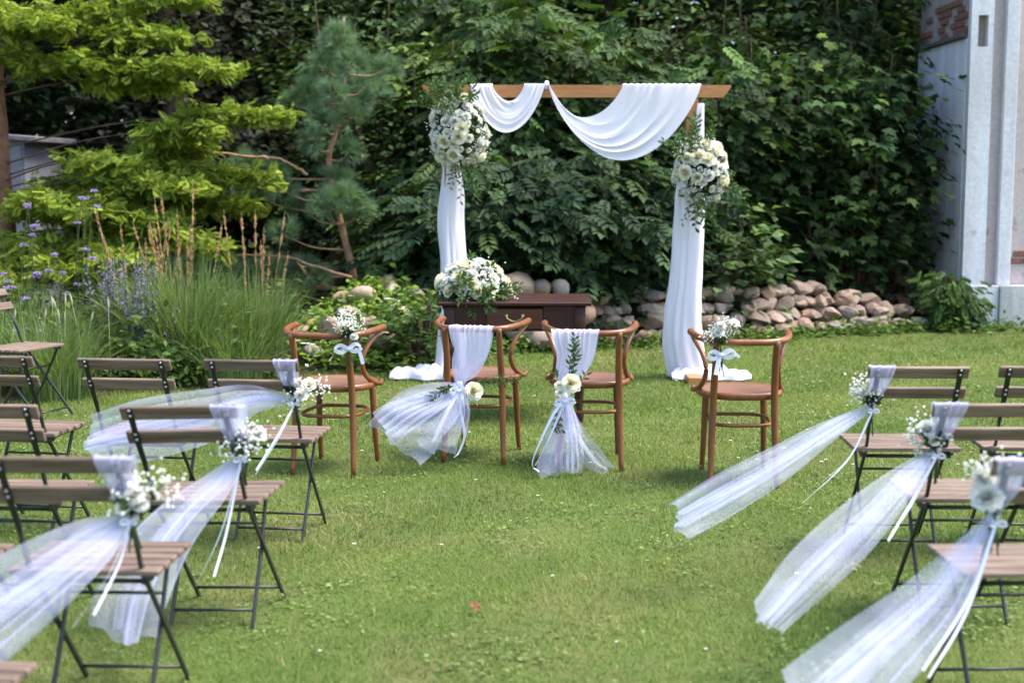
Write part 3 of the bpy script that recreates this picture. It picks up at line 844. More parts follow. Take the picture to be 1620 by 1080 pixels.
# Russian sage
for x, y, lab, n in [(-2.72, 10.35, 'hazy violet sage between the grasses', 34), (-3.0, 10.65, 'paler lavender sage behind the pale grass', 24), (-2.6, 10.2, 'low green foliage plant in front of the violet sage', 0)]:
    e = empty('sage_plant', (x, y, 0), 0, lab, 'plant')
    fo = MB()
    if n:
        st, fl = MB(), MB()
        for k in range(n):
            a = rng.uniform(0, 6.28); ln = abs(rng.normal()) * .12; h = rng.uniform(.6, 1.0)
            tip = np.array([cos(a) * ln * 1.4, sin(a) * ln, h]); b0 = np.array([cos(a) * .05, sin(a) * .05, 0])
            p = smooth_path([b0, b0 * .4 + tip * .6, tip], 9); st.tube(p, .0022, 4, False)
            m = 46; s = rng.uniform(.5, 1, m); pos = p[(s * 8).astype(int)] + rng.normal(size=(m, 3)) * [.008, .008, .016]
            fl.scatter(TD[0], TD[1], pos, rand_frames(m, rng), rng.uniform(.012, .022, m), leaf_cols(m, rng, (.25, .21, .35), (.40, .35, .48), .2))
            m = 26; s = rng.uniform(.1, .55, m); pos = p[(s * 8).astype(int)]
            fo.scatter(TD[0], TD[1], pos, frames(rng.normal(size=(m, 3)) + [0, 0, .5], rng.normal(size=(m, 3)) + [0, 0, 1]), rng.uniform(.03, .055, m), leaf_cols(m, rng, (.10, .15, .07), (.18, .23, .12), .2))
        st.build('stems', M['stem'], e); fl.build('flowers', M['petal'], e, False)
    else:
        P = rng.normal(size=(340, 3)) * [.16, .1, 0] + [0, 0, .02]; P[:, 2] = np.abs(rng.normal(size=340)) * .16 + .03
        fo.scatter(TL[0], TL[1], P, frames(rng.normal(size=(340, 3)) + [0, 0, .5], rng.normal(size=(340, 3)) + [0, 0, 1.2]), rng.uniform(.05, .09, 340), leaf_cols(340, rng, (.06, .12, .03), (.13, .2, .05)))
    fo.build('leaves', M['leaf'], e, False)
# verbena
for x, y, n, lab in [(-3.72, 10.55, 16, 'tall purple verbena at the far end of the bed'), (-3.35, 10.9, 10, 'tall purple verbena behind the angled chair'), (-3.6, 10.1, 9, 'shorter purple verbena beside the angled chair back')]:
    e = empty('verbena_plant', (x, y, 0), 0, lab, 'flowers', 'verbena in the bed')
    st, lv = MB(), MB()
    for k in range(n):
        h = rng.uniform(.6, 1.42) if 'tall' in lab else rng.uniform(.35, .75)
        b0 = np.array([rng.normal() * .08, rng.normal() * .06, 0]); tip = b0 + [rng.normal() * .16, rng.normal() * .08, h]
        p = smooth_path([b0, b0 * .5 + tip * .5 + rng.normal(size=3) * .02, tip], 9); st.tube(p, .0028, 4, False)
        m = 26; d = np.clip(rng.normal(size=(m, 3)), -1.4, 1.4) * [.017, .017, .007]
        f = MB(); f.scatter(TOCT[0], TOCT[1], tip + d, rand_frames(m, rng), rng.uniform(.005, .0095, m), leaf_cols(m, rng, (.24, .17, .36), (.38, .29, .50), .2))
        f.build('flower_head', M['petal'], e, False)
        m = 8; s = rng.uniform(.05, .6, m); lv.scatter(TL[0], TL[1] , p[(s * 8).astype(int)], frames(rng.normal(size=(m, 3)), rng.normal(size=(m, 3)) + [0, 0, 1]), rng.uniform(.05, .1, m) * .9, leaf_cols(m, rng, (.05, .09, .03), (.1, .15, .05)))
    st.build('stems', M['stem'], e); lv.build('leaves', M['leaf'], e, False)
# green filler in the bed, one mass
n = 900; q = np.stack([rng.uniform(-4.8, -1.9, n), rng.uniform(10.2, 12.6, n), np.zeros(n)], -1)
cover('bed_foliage', 'mixed low green foliage filling the bed behind the grasses', q, 12, TL, (.05, .1), (.05, .09, .02), (.12, .18, .035), .38, .1)
mb = MB()
for k in range(60): blades(mb, (rng.uniform(-4.9, -2.0), rng.uniform(10.3, 11.6), 0), 26, rng.uniform(.4, .8), rng, .5, .004, (.06, .11, .025), (.16, .22, .07), .12)
tag(mb.build('bed_grass', M['grass'], None, False), 'loose grass blades between the bed plants', 'grass', None, 'stuff')

# ------------------------------------------------------------------ folding chairs
WU, WS, WSE = .159, .195, .213
def lean_y(z):
    return -.308 + (.80 - z) * .505
def make_folding_chair():
    e = empty('folding_chair')
    mb = MB(); mb.bar((-WS, 0, 0), (WS, 0, 0), .050, .015, (0, -.45, .893), .003)
    bs = mb.mesh('back_slat', M['slat_wood'], False)
    for zc in (.776, .690):
        obj('back_slat', bs, e, (0, lean_y(zc) + .006, zc))
    mb = MB(); mb.bar((-WSE, 0, 0), (WSE, 0, 0), .0515, .017, (0, 1, 0), .003)
    ss = mb.mesh('seat_slat', M['slat_wood'], False)
    for k in range(5):
        obj('seat_slat', ss, e, (0, -.137 + k * .0655, .447))
    for s in (-1, 1):                                            # upright that bends at the seat and runs down to the front foot
        x = s * WU
        pts = [(x, lean_y(.795) - .006, .795), (x, lean_y(.66) - .006, .66), (x, lean_y(.60), .60), (x, lean_y(.56), .56), (x, -.150, .47), (x, -.121, .425), (x, -.085, .385), (x, .07, .205), (x, .246, 0)]
        mb = MB(); mb.sweep(pts, [.021, .021, .019, .010, .010, .010, .010, .010, .010], [.005, .005, .007, .017, .017, .018, .017, .017, .017], (1, 0, 0), .002)
        up = mb.build('upright', M['black_metal'], e, False)
        for zz in (.787, .768, .701, .682):
            bm_ = MB()
            c = np.array([x, lean_y(zz) - .010, zz]); nn = nrm(np.array([0, -.893, -.45]))
            bm_.tube([c, c + nn * .0025, c + nn * .004], [.0052, .0048, .002], 8)
            bm_.build('bolt', M['bolt'], up)
        x2 = s * .145
        mb = MB(); mb.sweep([(x2, .150, .432), (x2, .03, .21), (x2, -.104, 0)], [.010] * 3, [.017] * 3, (1, 0, 0), .002)
        mb.build('rear_leg', M['black_metal'], e, False)
        mb = MB(); mb.bar((s * .175, -.165, .432), (s * .175, .155, .432), .016, .016, (1, 0, 0), .002)
        mb.bar((s * .168, -.15, .425), (s * .168, -.09, .425), .02, .028, (1, 0, 0), .002)
        mb.build('seat_rail', M['black_metal'], e, False)
    for (y, z, w, r) in [(-.115, .412, WU, .0075), (.085, .318, .145, .0055), (-.073, .052, .145, .0055), (.206, .050, WU, .0055)]:
        mb = MB(); mb.tube([(-w, y, z), (w, y, z)], r, 8); mb.build('crossbar', M['black_metal'], e)
    return e
chair_proto = make_folding_chair()
CH = {  # x, y, rotation, sideways tilt, label
    'A1': (-1.015, 5.961, -.119, .0, 'folding chair with sash tied on, front row, next to the bentwood chair'),
    'A2': (-1.537, 5.999, -.115, .0, 'plain folding chair in the front row, between two other folding chairs'),
    'A3': (-2.113, 6.10, -.15, .0, 'folding chair at the outer end of the front row, cut by the picture edge'),
    'B1': (-1.018, 4.828, -.116, -.035, 'folding chair in the second row with bouquet of mostly baby\'s breath'),
    'B2': (-1.712, 4.854, -.06, .0, 'plain folding chair beside the second-row chair with bouquet'),
    'C1': (-1.17, 3.99, -.066, -.01, 'nearest folding chair with sash and three white carnations'),
    'C2': (-1.70, 3.985, -.1, .0, 'folding chair of which only a seat corner shows beside the nearest sash'),
    'D1': (-1.29, 2.955, -.1, .0, 'folding chair of which only seat slats show in the bottom corner'),
    'R1': (1.586, 5.76, -.029, .0, 'folding chair with long sash nearest the lone bentwood chair'),
    'R2': (1.565, 4.87, .0, .0, 'middle folding chair of the three with sashes near the old building'),
    'R3': (1.445, 3.965, .032, .0, 'nearest folding chair with one big white carnation and sash'),
    'R1b': (2.114, 5.766, -.076, .0, 'plain folding chair beside the chair with the long sash'),
    'F': (-3.113, 8.991, -1.95, .0, 'folding chair turned sideways in front of the ornamental grasses'),
}
for k, (n_, (x, y, a, tl, lab)) in enumerate(CH.items()):
    o = chair_proto if k == 0 else copy_tree(chair_proto)
    o.location = (x, y, 0.0); o.rotation_euler = (0, tl, a)
    tag(o, lab, 'chair', 'wooden slatted folding chairs')
def cpt(name, l):
    x, y, a, _, _ = CH[name]
    return np.array([x + l[0] * cos(a) - l[1] * sin(a), y + l[0] * sin(a) + l[1] * cos(a), l[2]])

# ------------------------------------------------------------------ bentwood armchairs
def make_bentwood():
    e = empty('bentwood_chair')
    # seat: bent ring with a pressed plywood disc
    an = np.linspace(0, 2 * pi, 48, endpoint=False)
    sq = lambda a, r: np.stack([np.sign(np.cos(a)) * np.abs(np.cos(a)) ** .88 * r * 1.0, np.sign(np.sin(a)) * np.abs(np.sin(a)) ** .9 * r * .99 + .0], -1)
    prof = [(.205, .432), (.214, .436), (.216, .455), (.212, .466), (.200, .468), (.188, .464)]
    P = np.stack([np.concatenate([sq(an, r), np.full((48, 1), z)], 1) for r, z in prof])
    mb = MB(); mb.grid(P, True)
    P2 = np.stack([np.concatenate([sq(an, r), np.full((48, 1), z)], 1) for r, z in [(.205, .432), (.18, .434)]]); mb.grid(P2[::-1], True)
    seat = mb.build('seat_ring', M['bentwood'], e)
    prof = [(.190, .4635), (.15, .461), (.08, .458), (.002, .457)]
    P = np.stack([np.concatenate([sq(an, r), np.full((48, 1), z)], 1) for r, z in prof]); mb = MB(); mb.grid(P, True); mb.build('seat_panel', M['bent_seat'], e)
    mb = MB(); P = np.stack([np.concatenate([sq(an, r), np.full((48, 1), z)], 1) for r, z in [(.181, .436), (.002, .436)]]); mb.grid(P[::-1], True); mb.build('seat_underside', M['bent_seat'], e)
    # rear legs run on up as back posts
    for s in (-1, 1):
        p = smooth_path([(s * .165, -.235, 0), (s * .157, -.205, .22), (s * .150, -.196, .44), (s * .146, -.228, .62), (s * .148, -.262, .735)], 20)
        mb = MB(); mb.tube(p, np.interp(np.linspace(0, 1, 20), [0, .3, .6, 1], [.0125, .0175, .0185, .0155]), 12); mb.build('rear_leg', M['bentwood'], e)
        p = smooth_path([(s * .160, .205, 0), (s * .155, .175, .2), (s * .148, .160, .434)], 14)
        mb = MB(); mb.tube(p, np.linspace(.0125, .019, 14), 12); mb.build('front_leg', M['bentwood'], e)
    # bow: one bent rod making back rail and arms
    half = [(.0, -.272, .728), (.10, -.268, .729), (.178, -.228, .734), (.220, -.14, .740), (.238, -.04, .744), (.243, .050, .746), (.236, .085, .745)]
    pts = [(-x, y, z) for x, y, z in half[::-1]] + half[1:]
    p = smooth_path(pts, 64)
    mb = MB(); mb.tube(p, np.interp(np.linspace(0, 1, 64), [0, .04, .15, .5, .85, .96, 1], [.011, .0175, .0172, .0165, .0172, .0175, .011]), 12); mb.build('bow_rail', M['bentwood'], e)
    # scroll arm supports
    for s in (-1, 1):
        p = smooth_path([(s * .238, .055, .735), (s * .228, -.01, .712), (s * .198, -.085, .655), (s * .180, -.115, .585), (s * .186, -.085, .515), (s * .206, -.02, .468), (s * .224, .045, .450), (s * .226, .075, .454), (s * .220, .090, .462)], 36)
        mb = MB(); mb.tube(p, np.interp(np.linspace(0, 1, 36), [0, .1, .8, 1], [.010, .0125, .0135, .010]), 10); mb.build('arm_support', M['bentwood'], e)
    # stretcher hoop
    p = np.stack([.150 * np.sign(np.cos(an)) * np.abs(np.cos(an)) ** .55, -.014 + .176 * np.sign(np.sin(an)) * np.abs(np.sin(an)) ** .55, np.full(48, .305)], -1); p = np.concatenate([p, p[:2]])
    mb = MB(); mb.tube(p, .0095, 8, False); mb.build('stretcher_ring', M['bentwood'], e)
    return e
bw = make_bentwood()
BW = {'W1': (-.925, 7.40, -.20, 'bentwood armchair with baby\'s breath posy beside the rockery'), 'W2': (-.16, 7.72, -.21, 'bentwood armchair with white sash and rose in front of the drawer'),
      'W3': (.415, 7.53, -.04, 'bentwood armchair with sash and a leafy sprig standing upright on it'), 'W4': (1.15, 7.13, -.03, 'bentwood armchair with posy standing alone near the curtain')}
for k, (n_, (x, y, a, lab)) in enumerate(BW.items()):
    o = bw if k == 0 else copy_tree(bw)
    o.location = (x, y, 0); o.rotation_euler = (0, 0, a)
    tag(o, lab, 'chair', 'bentwood armchairs')
def wpt(name, l):
    x, y, a, _ = BW[name]
    return np.array([x + l[0] * cos(a) - l[1] * sin(a), y + l[0] * sin(a) + l[1] * cos(a), l[2]])

# ------------------------------------------------------------------ table
tb = empty('wooden_table', (.022, 9.03, 0), -.02, 'dark brown antique table with one drawer and turned legs', 'table')
mb = MB(); mb.bar((-.475, 0, .747), (.475, 0, .747), .64, .024, (0, 1, 0), .006); mb.build('table_top', M['dark_wood'], tb, False)
for (x0, x1, y0, y1) in [(-.425, -.176, -.285, -.262), (.176, .425, -.285, -.262), (-.425, .425, .262, .285), (-.425, -.402, -.2615, .2615), (.402, .425, -.2615, .2615)]:
    mb = MB(); box(mb, x0, x1, y0, y1, .575, .734, .003); mb.build('apron', M['dark_wood'], tb, False)
mb = MB(); box(mb, -.176, .176, -.283, -.262, .575, .589, .002); mb.build('drawer_rail', M['dark_wood'], tb, False)
mb = MB(); box(mb, -.174, .174, -.292, -.27, .591, .716, .003); dr = mb.build('drawer', M['drawer_wood'], tb, False)
mb = MB(); mb.tube(smooth_path([(-.05, -.315, .672), (-.04, -.322, .655), (0, -.324, .640), (.04, -.322, .655), (.05, -.315, .672)], 20), .0032, 8)
for s in (-1, 1):
    mb.tube([(s * .05, -.290, .672), (s * .05, -.318, .672)], .005, 8); mb.tube([(s * .05, -.2925, .672), (s * .05, -.2955, .672)], .012, 12)
mb.build('handle', M['brass'], dr)
legp = [(.018, 0), (.022, .02), (.028, .05), (.019, .09), (.024, .16), (.03, .26), (.034, .34), (.022, .37), (.036, .385), (.036, .40), (.022, .415), (.030, .43), (.033, .46), (.034, .50)]
for sx in (-1, 1):
    for sy in (-1, 1):
        mb = MB(); mb.lathe(legp, (sx * .405, sy * .262, 0), 18); box(mb, sx * .405 - .033, sx * .405 + .033, sy * .262 - .018 * 0 - .034, sy * .262 + .034, .50, .7335, .003)
        mb.build('leg', M['dark_wood'], tb, True)

# ------------------------------------------------------------------ wedding arch
AY = 10.72
ar = empty('wedding_arch', (.47, AY, 0), .012, 'wooden wedding arch with a long beam and two posts', 'arch')
mb = MB()
P = []
for (x, zb) in [(-1.135, .075), (-1.09, .0), (1.10, .0), (1.155, .075)]:
    P.append([(x, -.045, 2.105 + zb), (x, .045, 2.105 + zb), (x, .045, 2.195), (x, -.045, 2.195)])
P = np.array(P); mb.grid(P, True); mb.F.append(np.array([[3, 2, 1, 0]])); mb.F.append(np.array([[12, 13, 14, 15]]))
mb.build('beam', M['arch_wood'], ar, False)
for s, x in ((1, -.93), (-1, .87)):
    mb = MB(); box(mb, x - .045, x + .045, -.04, .04, 0, 2.103, .004); mb.build('post', M['arch_wood'], ar, False)
    mb = MB(); box(mb, x - .05, x + .05, -.40, .40, -.01, .06, .004); mb.build('foot', M['arch_wood'], ar, False)

# ------------------------------------------------------------------ draped cloth on the arch
def swag(name, L0, L1, R0, R1, s0, s1, folds, seed, parent):
    """L/R: end points of the upper (0) and lower (1) edge; s: sag of upper and lower edge"""
    rng = np.random.default_rng(seed)
    ns, nt_ = 60, 90
    S, Tt = np.meshgrid(np.linspace(0, 1, ns), np.linspace(0, 1, nt_), indexing='ij')
    L = np.array(L0) * (1 - Tt[..., None]) + np.array(L1) * Tt[..., None]
    R = np.array(R0) * (1 - Tt[..., None]) + np.array(R1) * Tt[..., None]
    tt = Tt + .02 * np.sin(Tt * 23 + 1) + .012 * np.sin(Tt * 41 + 3 * S)
    sag = s0 + (s1 - s0) * tt ** .85
    sk = S ** (1.0)
    P = L * (1 - sk[..., None]) + R * sk[..., None]
    par = (4 * S * (1 - S)) ** .82
    P[..., 2] -= sag * par
    env = np.sin(pi * S) ** .6
    Tw = Tt + .09 * np.sin(5 * Tt + 2.5 * S + seed) + .05 * np.sin(13 * Tt - 4 * S)
    fold = np.sin(2 * pi * folds * Tw + 1.6 * np.sin(3 * S + seed)) * np.clip(.5 + .6 * np.sin(6 * Tt + 2.5 * S + seed), .1, 1)
    P[..., 1] -= .012 + env * (.045 * Tt + .018 * fold * (1 - .3 * Tt)) + .005 * (1 - env) * np.sin(2 * pi * folds * 1.5 * Tw)
    P[..., 2] -= env * .008 * np.cos(2 * pi * folds * Tw + 1.6 * np.sin(3 * S + seed))
    mb = MB(); mb.grid(P)
    # both ends run over the top of the beam and hang a little behind it
    for k in (0, -1):
        e0 = P[k]
        rows = [e0]
        yb, zt = AY - .05, 2.2
        for (yy, zz) in [(AY - .052, 2.196), (AY - .044, 2.203), (AY, 2.205), (AY + .044, 2.203), (AY + .054, 2.19), (AY + .056, 2.12)]:
            q = e0.copy(); q[:, 1] = yy + .003 * np.sin(np.arange(nt_)); q[:, 2] = zz + .003 * np.sin(np.arange(nt_) * .9 + k) ; rows.append(q)
        mb.grid(np.array(rows))
    return mb.build('swag', M['drape'], parent)
cl = empty('draped_cloth', (0, 0, 0), 0, 'white cloth hung in one small and one large swag over the beam', 'cloth')
yf = AY - .052
swag('swag', (-.145, yf, 2.185), (-.31, yf, 2.175), (.09, yf, 2.195), (.243, yf, 2.20), .10, .355, 3.2, 1, cl)
swag('swag', (.276, yf, 2.20), (.262, yf, 2.195), (.82, yf, 2.195), (1.40, yf, 2.20), .225, .56, 3.8, 2, cl)
mb = MB(); mb.tube(smooth_path([(.252, AY - .058, 2.17), (.256, AY - .052, 2.206), (.258, AY, 2.214), (.258, AY + .05, 2.2)], 10), [.012, .016, .016, .012], 8) if False else mb.tube([(.252, AY - .060, 2.165), (.256, AY - .05, 2.206), (.258, AY, 2.214), (.258, AY + .052, 2.195)], [.010, .017, .017, .012], 8); mb.build('gather', M['drape'], cl)

def curtain(label, cxs, widths, depth, seed, pool):
    e = empty('curtain', (0, 0, 0), 0, label, 'curtain', 'white curtains on the arch posts')
    rng = np.random.default_rng(seed)
    nz_, na = 70, 120
    z = np.linspace(0, 1, nz_)
    zs = np.array([c[1] for c in cxs])[::-1]; xs = np.array([c[0] for c in cxs])[::-1]; ws = np.array(widths)[::-1]
    zz = zs[0] + (zs[-1] - zs[0]) * z
    cx = np.interp(zz, zs, xs); w = np.interp(zz, zs, ws)
    k = np.ones(9) / 9
    pad = lambda a: np.convolve(np.pad(a, 4, mode='edge'), k, 'valid')
    cx, w = pad(cx), pad(w)
    a = np.linspace(0, 2 * pi, na, endpoint=False)
    ph = rng.uniform(0, 6, 4)
    P = np.zeros((nz_, na, 3))
    for i in range(nz_):
        fo = .13 * np.sin(3 * a + ph[0] + 1.2 * sin(zz[i] * 1.6 + ph[1])) + .06 * np.sin(5 * a + ph[2] + 1.4 * zz[i]) + .028 * np.sin(11 * a + ph[3] + 2 * sin(zz[i] * 3))
        for q, (a0, wd_, dp) in enumerate([(-1.9, .10, .16), (-1.25, .13, .20), (-2.6, .12, .14), (-.6, .1, .12)]):
            dd = (a - a0 - .25 * sin(zz[i] * (1.3 + .4 * q) + ph[q % 4]) + pi) % (2 * pi) - pi
            fo = fo - dp * np.exp(-(dd / wd_) ** 2) * (.55 + .45 * sin(zz[i] * 2.3 + ph[q % 4]))
        fo = fo + .012 * np.sin(3 * a + 14 * zz[i] + ph[1]) + .010 * np.sin(7 * a - 23 * zz[i])
        r = 1 + fo * (.7 + .5 * (1 - z[i]))
        P[i, :, 0] = cx[i] + w[i] / 2 * np.cos(a) * r
        P[i, :, 1] = AY - .01 + depth * np.sin(a) * r * (.75 + .45 * (1 - z[i]))
        P[i, :, 2] = zz[i]
    P[0, :, 2] = .012
    mb = MB(); mb.grid(P, True); mb.build('panel', M['drape'], e)
    # cloth lying in folds on the grass
    x0, x1, y0, h = pool
    U, V = np.meshgrid(np.linspace(0, 1, 60), np.linspace(-1, 1, 40), indexing='ij')
    wid = .13 * (np.sin(pi * np.clip(U * .9 + .08, 0, 1)) ** .6)
    X = x0 + (x1 - x0) * U; Y = y0 + wid * V * (1 + .2 * np.sin(U * 17)) + .03 * np.sin(U * 6)
    Z = h * (1 - V ** 2) ** .5 * (np.sin(pi * np.clip(U * .92 + .06, 0, 1)) ** .5) * (.75 + .22 * np.sin(U * 14 + V * 3) + .12 * np.sin(U * 31 - V * 7) + .10 * np.sin(V * 9 + U * 5)) + .02
    mb = MB(); mb.grid(np.stack([X, Y, Z], -1)); mb.build('pool', M['drape'], e)
    return e
curtain('white curtain on the arch post behind the table flowers', [(-.455, 1.72), (-.452, 1.62), (-.445, 1.40), (-.465, 1.2), (-.445, .85), (-.455, .5), (-.47, .2), (-.48, .0)], [.09, .11, .175, .19, .185, .195, .22, .25], .085, 3, (-.92, -.36, 10.62, .10))
curtain('white curtain on the arch post near the lone bentwood chair', [(1.405, 2.06), (1.385, 1.75), (1.34, 1.45), (1.338, 1.2), (1.325, .8), (1.305, .45), (1.315, .2), (1.37, .0)], [.05, .10, .215, .23, .235, .275, .29, .28], .10, 4, (1.20, 1.80, 10.60, .10))

# ------------------------------------------------------------------ flowers
def petal_grid(mb, phi0, span, R, H, flare, nu=5, nv=5, ruff=0.0, tilt=0.0, cin=(.74, .70, .44), cout=(.82, .81, .70), seed=0):
    U, V = np.meshgrid(np.linspace(-1, 1, nu), np.linspace(0, 1, nv), indexing='ij')
    edge = 1 - .22 * np.abs(U) ** 2.5
    v = V * edge
    r = R * (.25 + .75 * np.sin(np.clip(v, 0, 1) * pi * .5) ** .8) + flare * v ** 4
    z = H * v - .55 * flare * v ** 5 + ruff * np.sin(U * 7 + seed) * v ** 2
    ph = phi0 + U * span / 2 * (.55 + .45 * np.sin(pi * np.clip(V * .6 + .2, 0, 1)))
    r = r + ruff * .6 * np.cos(U * 9 + seed * 2) * v ** 2
    P = np.stack([r * np.cos(ph), r * np.sin(ph), z], -1)
    k = np.clip((R - .1) / .8, 0, 1)
    c = np.array(cin) * (1 - k) + np.array(cout) * k
    mb.grid(P, False, c)
def rose_mesh(name, layers, seed, cin, cout, ruff=0.0):
    r = np.random.default_rng(seed); mb = MB()
    for R, H, fl, n in layers:
        p0 = r.uniform(0, 6.28)
        for k in range(n):
            petal_grid(mb, p0 + 2 * pi * k / n + r.normal() * .08, 2 * pi / n * 1.45, R * r.uniform(.95, 1.05), H * r.uniform(.95, 1.05), fl, ruff=ruff, seed=r.uniform(0, 6), cin=cin, cout=cout)
    mb.lathe([(.05, -.35), (.14, -.12), (.26, .02), (.20, .06)], n=8, color=(.07, .12, .04))
    return mb.mesh(name, M['petal'])
CR1, CR2, WH1, WH2 = (.74, .68, .44), (.80, .79, .66), (.81, .81, .74), (.84, .84, .82)
FLW = {'rose': rose_mesh('rose', [(.12, .98, .02, 3), (.26, .96, .06, 4), (.44, .92, .10, 5), (.62, .82, .16, 5), (.78, .66, .22, 6), (.88, .45, .26, 6)], 1, CR1, CR2),
       'bud': rose_mesh('rose_bud', [(.12, 1.1, .02, 3), (.28, 1.1, .04, 4), (.44, 1.0, .08, 4), (.56, .9, .16, 4)], 2, CR2, WH2),
       'lis': rose_mesh('lisianthus', [(.10, .78, .03, 3), (.22, .78, .06, 4), (.38, .74, .10, 5), (.56, .66, .16, 5), (.72, .5, .22, 6)], 3, (.78, .76, .56), WH2, .03),
       'carn': rose_mesh('carnation', [(.08, 1.02, .05, 4), (.20, 1.02, .08, 6), (.32, .98, .10, 7), (.45, .92, .12, 8), (.57, .82, .14, 9), (.68, .66, .16, 10), (.76, .46, .18, 10), (.80, .26, .2, 10)], 4, WH1, WH2, .07)}
FNAME = {'rose': 'rose', 'bud': 'rose_bud', 'lis': 'lisianthus', 'carn': 'carnation'}
def flower(parent, kind, pos, axis, r, spin=0.0):
    o = obj(FNAME[kind], FLW[kind], parent, tuple(pos))
    o.rotation_mode = 'QUATERNION'
    q = Vector(tuple(axis)).normalized().to_track_quat('Z', 'Y')
    from mathutils import Quaternion
    o.rotation_quaternion = q @ Quaternion((0, 0, 1), spin)
    o.scale = (r, r, r)
    return o
def gyp(mb, st, centers, root, rng, n=26, spread=.03, r=(.0035, .0065)):
    """baby's breath: sprays of tiny blossoms on hair-thin stems"""
    for c in centers:
        c = np.asarray(c); m = n
        p = c + rng.normal(size=(m, 3)) * spread
        mb.scatter(TOCT[0], TOCT[1], p, rand_frames(m, rng), rng.uniform(*r, m), leaf_cols(m, rng, (.76, .76, .70), (.85, .85, .82), .06))
        st.tube(smooth_path([root, (np.asarray(root) + c) / 2 + rng.normal(size=3) * .008, c], 5), .0012, 3, False)
        for k in range(0, m, 3):
            st.tube([c - (c - np.asarray(root)) * .15, p[k]], .0006, 3, False)
def sprig(mb, st, pts, n, ll, rng, ca=(.035, .075, .02), cb=(.08, .14, .04), side=None, w=.8):
    """leafy twig with alternating leaves"""
    p = smooth_path(pts, 20); st.tube(p, np.linspace(.0022, .0008, 20), 4, False)
    t = nrm(np.gradient(p, axis=0))
    s = np.linspace(.12, .97, n); i = (s * 19).astype(int)
    rv = rng.normal(size=(n, 3)) if side is None else np.tile(np.asarray(side, float), (n, 1)) + rng.normal(size=(n, 3)) * .25
    sd_ = nrm(np.cross(t[i], rv)) * np.where(np.arange(n) % 2, 1, -1)[:, None]
    fwd = t[i] * .8 + sd_ * .8 + rng.normal(size=(n, 3)) * .2
    mb.scatter(TL[0] * [.8 * w, 1, 1], TL[1], p[i], frames(fwd, rv + rng.normal(size=(n, 3)) * .3), rng.uniform(.75, 1.1, n) * ll, leaf_cols(n, rng, ca, cb, .25))

def strip(mb, pts, w, side, n=26, twist=0.0):
    p = smooth_path(pts, n); t = nrm(np.gradient(p, axis=0))
    sd_ = np.broadcast_to(np.asarray(side, float), p.shape)
    x = nrm(sd_ - (sd_ * t).sum(-1, keepdims=True) * t); y = np.cross(t, x)
    a = np.linspace(0, twist, n)[:, None]
    x = x * np.cos(a) + y * np.sin(a)
    W = np.broadcast_to(np.asarray(w, float), (n,))[:, None] / 2
    mb.grid(np.stack([p - x * W, p, p + x * W], 1))

def bow(parent, c, right, up, out, size, tails, rng, w=.012):
    """knot, two loops and tails; tails: list of point lists in world space"""
    c, right, up, out = [np.asarray(v, float) for v in (c, right, up, out)]
    mb = MB()
    for s in (-1, 1):
        strip(mb, [c, c + right * s * size * .6 + up * size * .35 + out * .01, c + right * s * size + up * size * .05 + out * .02, c + right * s * size * .55 - up * size * .22 + out * .012, c], w, out * .4 + up, 20, .3 * s)
    for tl in tails:
        strip(mb, [c] + [np.asarray(q) for q in tl], w, right + out * .6, 30, rng.uniform(-1.2, 1.2))
    mb.tube([c - right * w * .6, c + right * w * .6], w * .55, 8)
    return mb.build('ribbon', M['satin'], parent)

# ------------------------------------------------------------------ tulle
def tulle_sheet(mb, pts, widths, side, pleats, amp, seed, ns=56, nt_=84, gather=(.95, .35), flutter=.015, uneven=1.0):
    rng = np.random.default_rng(seed)
    p = smooth_path(pts, ns); t = nrm(np.gradient(p, axis=0))
    sd_ = np.broadcast_to(np.asarray(side, float), p.shape)
    x = nrm(sd_ - (sd_ * t).sum(-1, keepdims=True) * t); y = np.cross(t, x)
    s = np.linspace(0, 1, ns); w = np.interp(s, np.linspace(0, 1, len(widths)), widths)
    w = np.convolve(np.pad(w, 3, mode='edge'), np.ones(7) / 7, 'valid')
    T = np.linspace(-1, 1, nt_)
    ph = rng.uniform(0, 6.28, 4)
    S, TT = np.meshgrid(s, T, indexing='ij')
    g = (gather[0] + (gather[1] - gather[0]) * S)
    wp = TT + .16 * np.sin(2.3 * TT + ph[0]) + .08 * np.sin(5.1 * TT + ph[1])
    arg = pi * pleats * wp + ph[0] + 1.1 * np.sin(2.2 * S + ph[1]) * uneven
    ev = np.clip(.55 + .55 * np.sin(3.1 * TT + ph[2] + .8 * S) + .25 * np.sin(7.3 * TT + ph[3]), .08, 1.2) if uneven else 1.0
    lat = np.sign(TT) * np.abs(TT) ** (1 + .45 * uneven) + g * ev / pleats * np.sin(arg)
    am = amp * (.25 + .75 * np.sqrt(S)) * ev
    nor = am * np.cos(arg) + flutter * S * np.sin(6 * S + 2 * TT + ph[1]) + flutter * .5 * S * np.sin(13 * S + 5 * TT + ph[2])
    W = w[:, None] / 2
    P = p[:, None] + x[:, None] * (lat * W)[..., None] + y[:, None] * (nor * np.minimum(1, W / .05))[..., None]
    tn = t[:, None] * (uneven * S * (.020 * np.sin(3 * TT + ph[3]) + .006 * np.sin(9 * TT + ph[1])))[..., None]
    mb.grid(P + tn)

